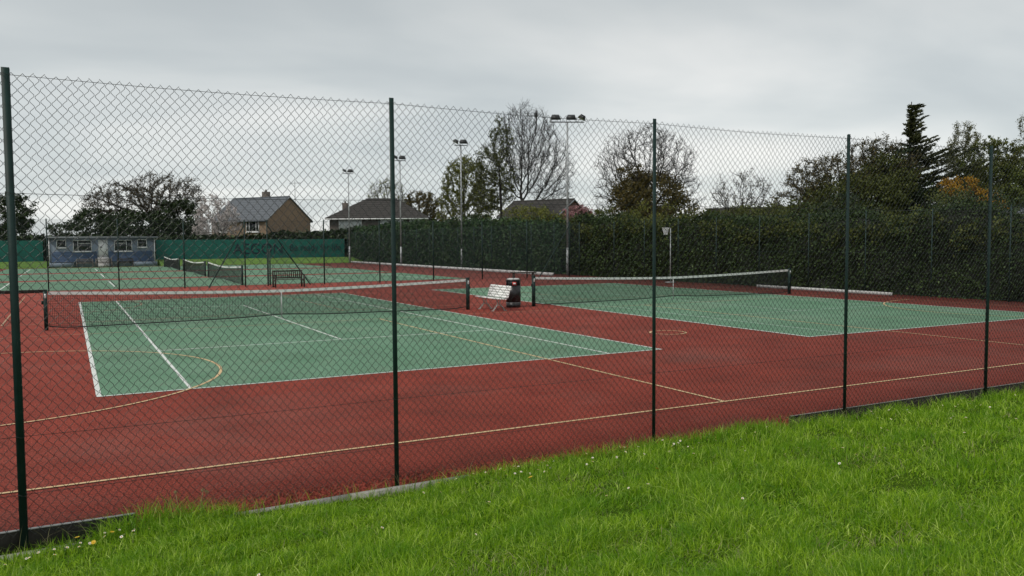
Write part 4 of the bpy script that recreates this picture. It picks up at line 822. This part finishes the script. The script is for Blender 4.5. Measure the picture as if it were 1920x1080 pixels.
# ------------------------------------------------------------------ grass and flowers
rng = np.random.default_rng(77)
def blades(x, y, ln, wd, rng, lean=0.55, seg=3):
    n = len(x); z = zb(x, y); a = rng.uniform(0, 2 * PI, n); h = np.stack([np.cos(a), np.sin(a), 0 * a], 1)
    s = np.stack([-np.sin(a), np.cos(a), 0 * a], 1); a2 = rng.uniform(0, 2 * PI, n); s = np.stack([np.cos(a2), np.sin(a2), 0 * a2], 1)
    bend = np.abs(rng.normal(size=n)) * lean + 0.12; base = np.stack([x, y, z - 0.01], 1); rows = []
    fr = np.linspace(0, 1, seg + 1)
    for f in fr:
        c = base + h * (ln * bend * f ** 1.8)[:, None] + np.array([0, 0, 1.]) * (ln * (f - 0.35 * np.minimum(bend, 1.5) * f ** 2.4))[:, None]
        w = wd * (1 - f ** 2.2) * 0.5
        if f < 1: rows += [c - s * w[:, None], c + s * w[:, None]]
        else: rows += [c]
    v = np.stack(rows, 1); k = 2 * seg + 1; o = (np.arange(n) * k)[:, None]
    return v, np.concatenate([o + np.array([[2 * i, 2 * i + 1, 2 * i + 3, 2 * i + 2]]) for i in range(seg - 1)]), o + np.array([[2 * seg - 2, 2 * seg - 1, 2 * seg]])
def grass_points(n, rng):
    r = 3.7 * np.exp(rng.random(n) ** 1.15 * math.log(24 / 3.7))
    th = rng.uniform(math.radians(-9), math.radians(68), n)             # from +Y towards +X
    x = CAM[0] + r * np.sin(th); y = CAM[1] + r * np.cos(th); ok = (y < -6.585) & (y > -16) & (x < 24)
    return x[ok], y[ok], r[ok]
x, y, r = grass_points(440000, rng)
cl = wob(x, y, 8, 5.0); cl2 = wob(x, y, 9, 1.6)
keep = rng.random(len(x)) < np.clip(0.92 + 0.25 * cl, 0.45, 1); x, y, r, cl, cl2 = x[keep], y[keep], r[keep], cl[keep], cl2[keep]
ln = (0.100 + 0.040 * cl + 0.026 * cl2) * rng.uniform(0.55, 1.35, len(x)); ln = np.clip(ln, 0.025, 0.2) * np.where(y > -7.0, np.interp(x, [0.5, 0.95, 2.7, 3.2], [1.25, 0.6, 0.6, 1.25]), 1.0)
wd = np.clip(0.0048 + 0.00034 * r, 0.006, 0.014) * rng.uniform(0.6, 1.4, len(x))
near = r < 7.0; g = MB()
for sel, sg in ((near, 3), (~near, 2)):
    v, q4, q3 = blades(x[sel], y[sel], ln[sel], wd[sel], rng, 0.8, seg=sg); n0 = g.n
    g.add(v, q4); g.f.setdefault(3, []).append((q3 + n0).astype(np.int32))
g.build('grass', L['grass'], kind='stuff', label='thick bright green grass covering the bank in the foreground', cat='grass')
# longer grass along the edging, with dry stalks
n = 12000; x = np.where(rng.random(n) < 0.15, rng.uniform(-0.2, 0.9, n), rng.uniform(-1.5, 16, n)); y = -6.60 - np.abs(rng.normal(size=n)) * 0.10
dn = np.interp(x, [-2, -0.8, -0.2, 0.1, 0.9, 1.1, 2.7, 3.0, 5.8, 7.8, 8.2, 13, 16], [0.15, 0.2, 0.6, 1.0, 1.0, 0.10, 0.3, 1, 1, 1, 0.45, 0.35, 0.3])
ok = rng.random(n) < dn * np.clip(0.6 + 0.6 * wob(x, 0 * x, 4, 3.0), 0.1, 1); x, y = x[ok], y[ok]
v, q4, q3 = blades(x, y, rng.uniform(0.09, 0.22, len(x)) * np.interp(x, [-0.3, 0.05, 0.4, 0.8], [1, 1.5, 1.6, 1]), np.full(len(x), 0.006), rng, 0.7); g = MB(); g.add(v, q4); g.f.setdefault(3, []).append((q3).astype(np.int32))
g.build('long_grass', L['grass'], kind='stuff', label='long grass tufts growing along the foot of the fence', cat='grass')
n = 900; x = rng.uniform(-1.2, 14, n); y = -6.585 - np.abs(rng.normal(size=n)) * 0.05; ok = rng.random(n) < np.interp(x, [-2, 0, 1, 3, 7, 9, 14], [0.2, 0.9, 0.7, 0.8, 0.8, 0.5, 0.4]); x, y = x[ok], y[ok]
v, q4, q3 = blades(x, y, rng.uniform(0.12, 0.32, len(x)), np.full(len(x), 0.0035), rng, 0.7); g = MB(); g.add(v, q4); g.f.setdefault(3, []).append((q3).astype(np.int32))
g.build('dry_grass', L['straw'], kind='stuff', label='dry straw-coloured grass stalks along the foot of the fence', cat='grass')

x, y, r = grass_points(30000, rng); k = rng.random(len(x)) < np.clip(0.25 + 0.5 * wob(x, y, 21, 2.2), 0.03, 1); x, y, r = x[k], y[k], r[k]
v, q4, q3 = blades(x, y, rng.uniform(0.05, 0.12, len(x)), np.clip(0.004 + 0.0003 * r, 0.005, 0.011), rng, 1.0); g = MB(); g.add(v, q4); g.f.setdefault(3, []).append((q3).astype(np.int32))
g.build('withered_grass', L['straw'], kind='stuff', label='withered pale blades scattered through the foreground grass', cat='grass')
# broad-leaved weeds in the gap left of the second post
def weed(label, x, y, s, seed, clock):
    rg = np.random.default_rng(seed); t = thing('weed_plant', label, 'weed', (x, y, float(zb(x, y)))); m = MB()
    for k in range(9):
        a = k * 0.7 + rg.uniform(-0.3, 0.3); h = np.array([math.cos(a), math.sin(a), 0]); sd = np.array([-math.sin(a), math.cos(a), 0]); Lf = s * rg.uniform(0.7, 1.2); rows = []
        for f, w in ((0, .12), (.35, .5), (.65, 1), (.88, .7), (1, .05)):
            c = h * Lf * f * 0.85 + np.array([0, 0, Lf * (0.9 * f - 0.75 * f * f)]); rows += [c - sd * Lf * .16 * w, c + sd * Lf * .16 * w]
        m.add(rows, [(2 * i, 2 * i + 1, 2 * i + 3, 2 * i + 2) for i in range(4)])
    m.build('leaves', L['weed'], t)
    for (hx, hh) in clock:
        MB().poly([(0, 0, 0), (hx * .3, 0, hh * .6), (hx, 0.01, hh)], 0.0028, 5).build('stem', L['straw'], t)
        rgp = rg.normal(size=(60, 3)); rgp /= np.linalg.norm(rgp, axis=1, keepdims=True); MB().leaves(np.array([hx, 0.01, hh + 0.012]) + rgp * 0.014, 0.011, rg).build('seed_head', L['straw'], t)
weed('dandelion plant with two tall stalks at the fence, left of the weeds', 0.62, -6.66, 0.17, 5, ((0.03, 0.26), (0.06, 0.24)))
weed('broad-leaved weed at the fence just left of the pale edging', 0.80, -6.66, 0.19, 6, ())
weed('weed with one pale seed head poking above the fence foot', 0.45, -6.65, 0.14, 7, ((-0.02, 0.27),))
# daisies and dandelions
def flower(kind):
    t = thing(kind, '', kind); k = 10 if kind == 'daisy' else 22; m = MB(); R_ = 0.0100 if kind == 'daisy' else 0.019
    for i in range(k):
        a = i * 2 * PI / k + (i % 2) * 0.1; rr = R_ * (1 if i % 2 == 0 or kind == 'daisy' else 0.7); h = np.array([math.cos(a), math.sin(a), 0]); s = np.array([-math.sin(a), math.cos(a), 0]) * R_ * (0.28 if kind == 'daisy' else 0.16)
        m.add([h * .003 - s * .5 + (0, 0, .001), h * .003 + s * .5 + (0, 0, .001), h * rr + s + (0, 0, .004), h * rr - s + (0, 0, .004)], [(0, 1, 2, 3)])
    m.build('petals', M['daisyw' if kind == 'daisy' else 'dandy'], t); MB().cyl((0, 0, 0.0015), 0.0045, 0.003, 0.005, 8).build('centre', M['dandy'], t)
    MB().tubes([(0, 0, -0.09)], [(0, 0, 0.001)], 0.0014, 0.0014, 4).build('stem', L['weed'], t)
    return t
def scatter(kind, pts, label, group):
    pr = flower(kind)
    for i, (x, y) in enumerate(pts):
        o = pr if i == 0 else copy_tree(pr); tag(o, label, kind, group); hgt = 0.085 if kind == 'daisy' else 0.10
        o.location = (x, y, float(zb(x, y)) + hgt); o.rotation_euler = (rng.normal() * 0.3 + 0.35, rng.normal() * 0.25, rng.uniform(0, 6)); k = rng.uniform(0.85, 1.25); o.scale = (k, k, k)
dz = [(rng.uniform(-0.95, 0.4), rng.uniform(-7.25, -6.72)) for _ in range(24)] + [(rng.uniform(0.6, 5.5), rng.uniform(-9.6, -6.8)) for _ in range(16)]
dz += [(float(rng.uniform(2.9, 6.3)), float(rng.uniform(-7.5, -6.72))) for _ in range(50)]
xr = rng.uniform(5.5, 14, 70); dz += [(float(a), float(rng.uniform(-9.2, -6.75))) for a in xr]
scatter('daisy', dz, 'small white daisy flower dotted in the foreground grass', 'daisies in the grass')
scatter('dandelion', [(-0.33, -6.70), (-0.08, -6.86), (0.05, -6.70), (-0.22, -7.12), (2.75, -6.95), (3.4, -7.6), (8.15, -6.62), (8.32, -6.61), (5.0, -6.9), (4.4, -8.2)], 'yellow dandelion flower in the foreground grass', 'dandelions in the grass')
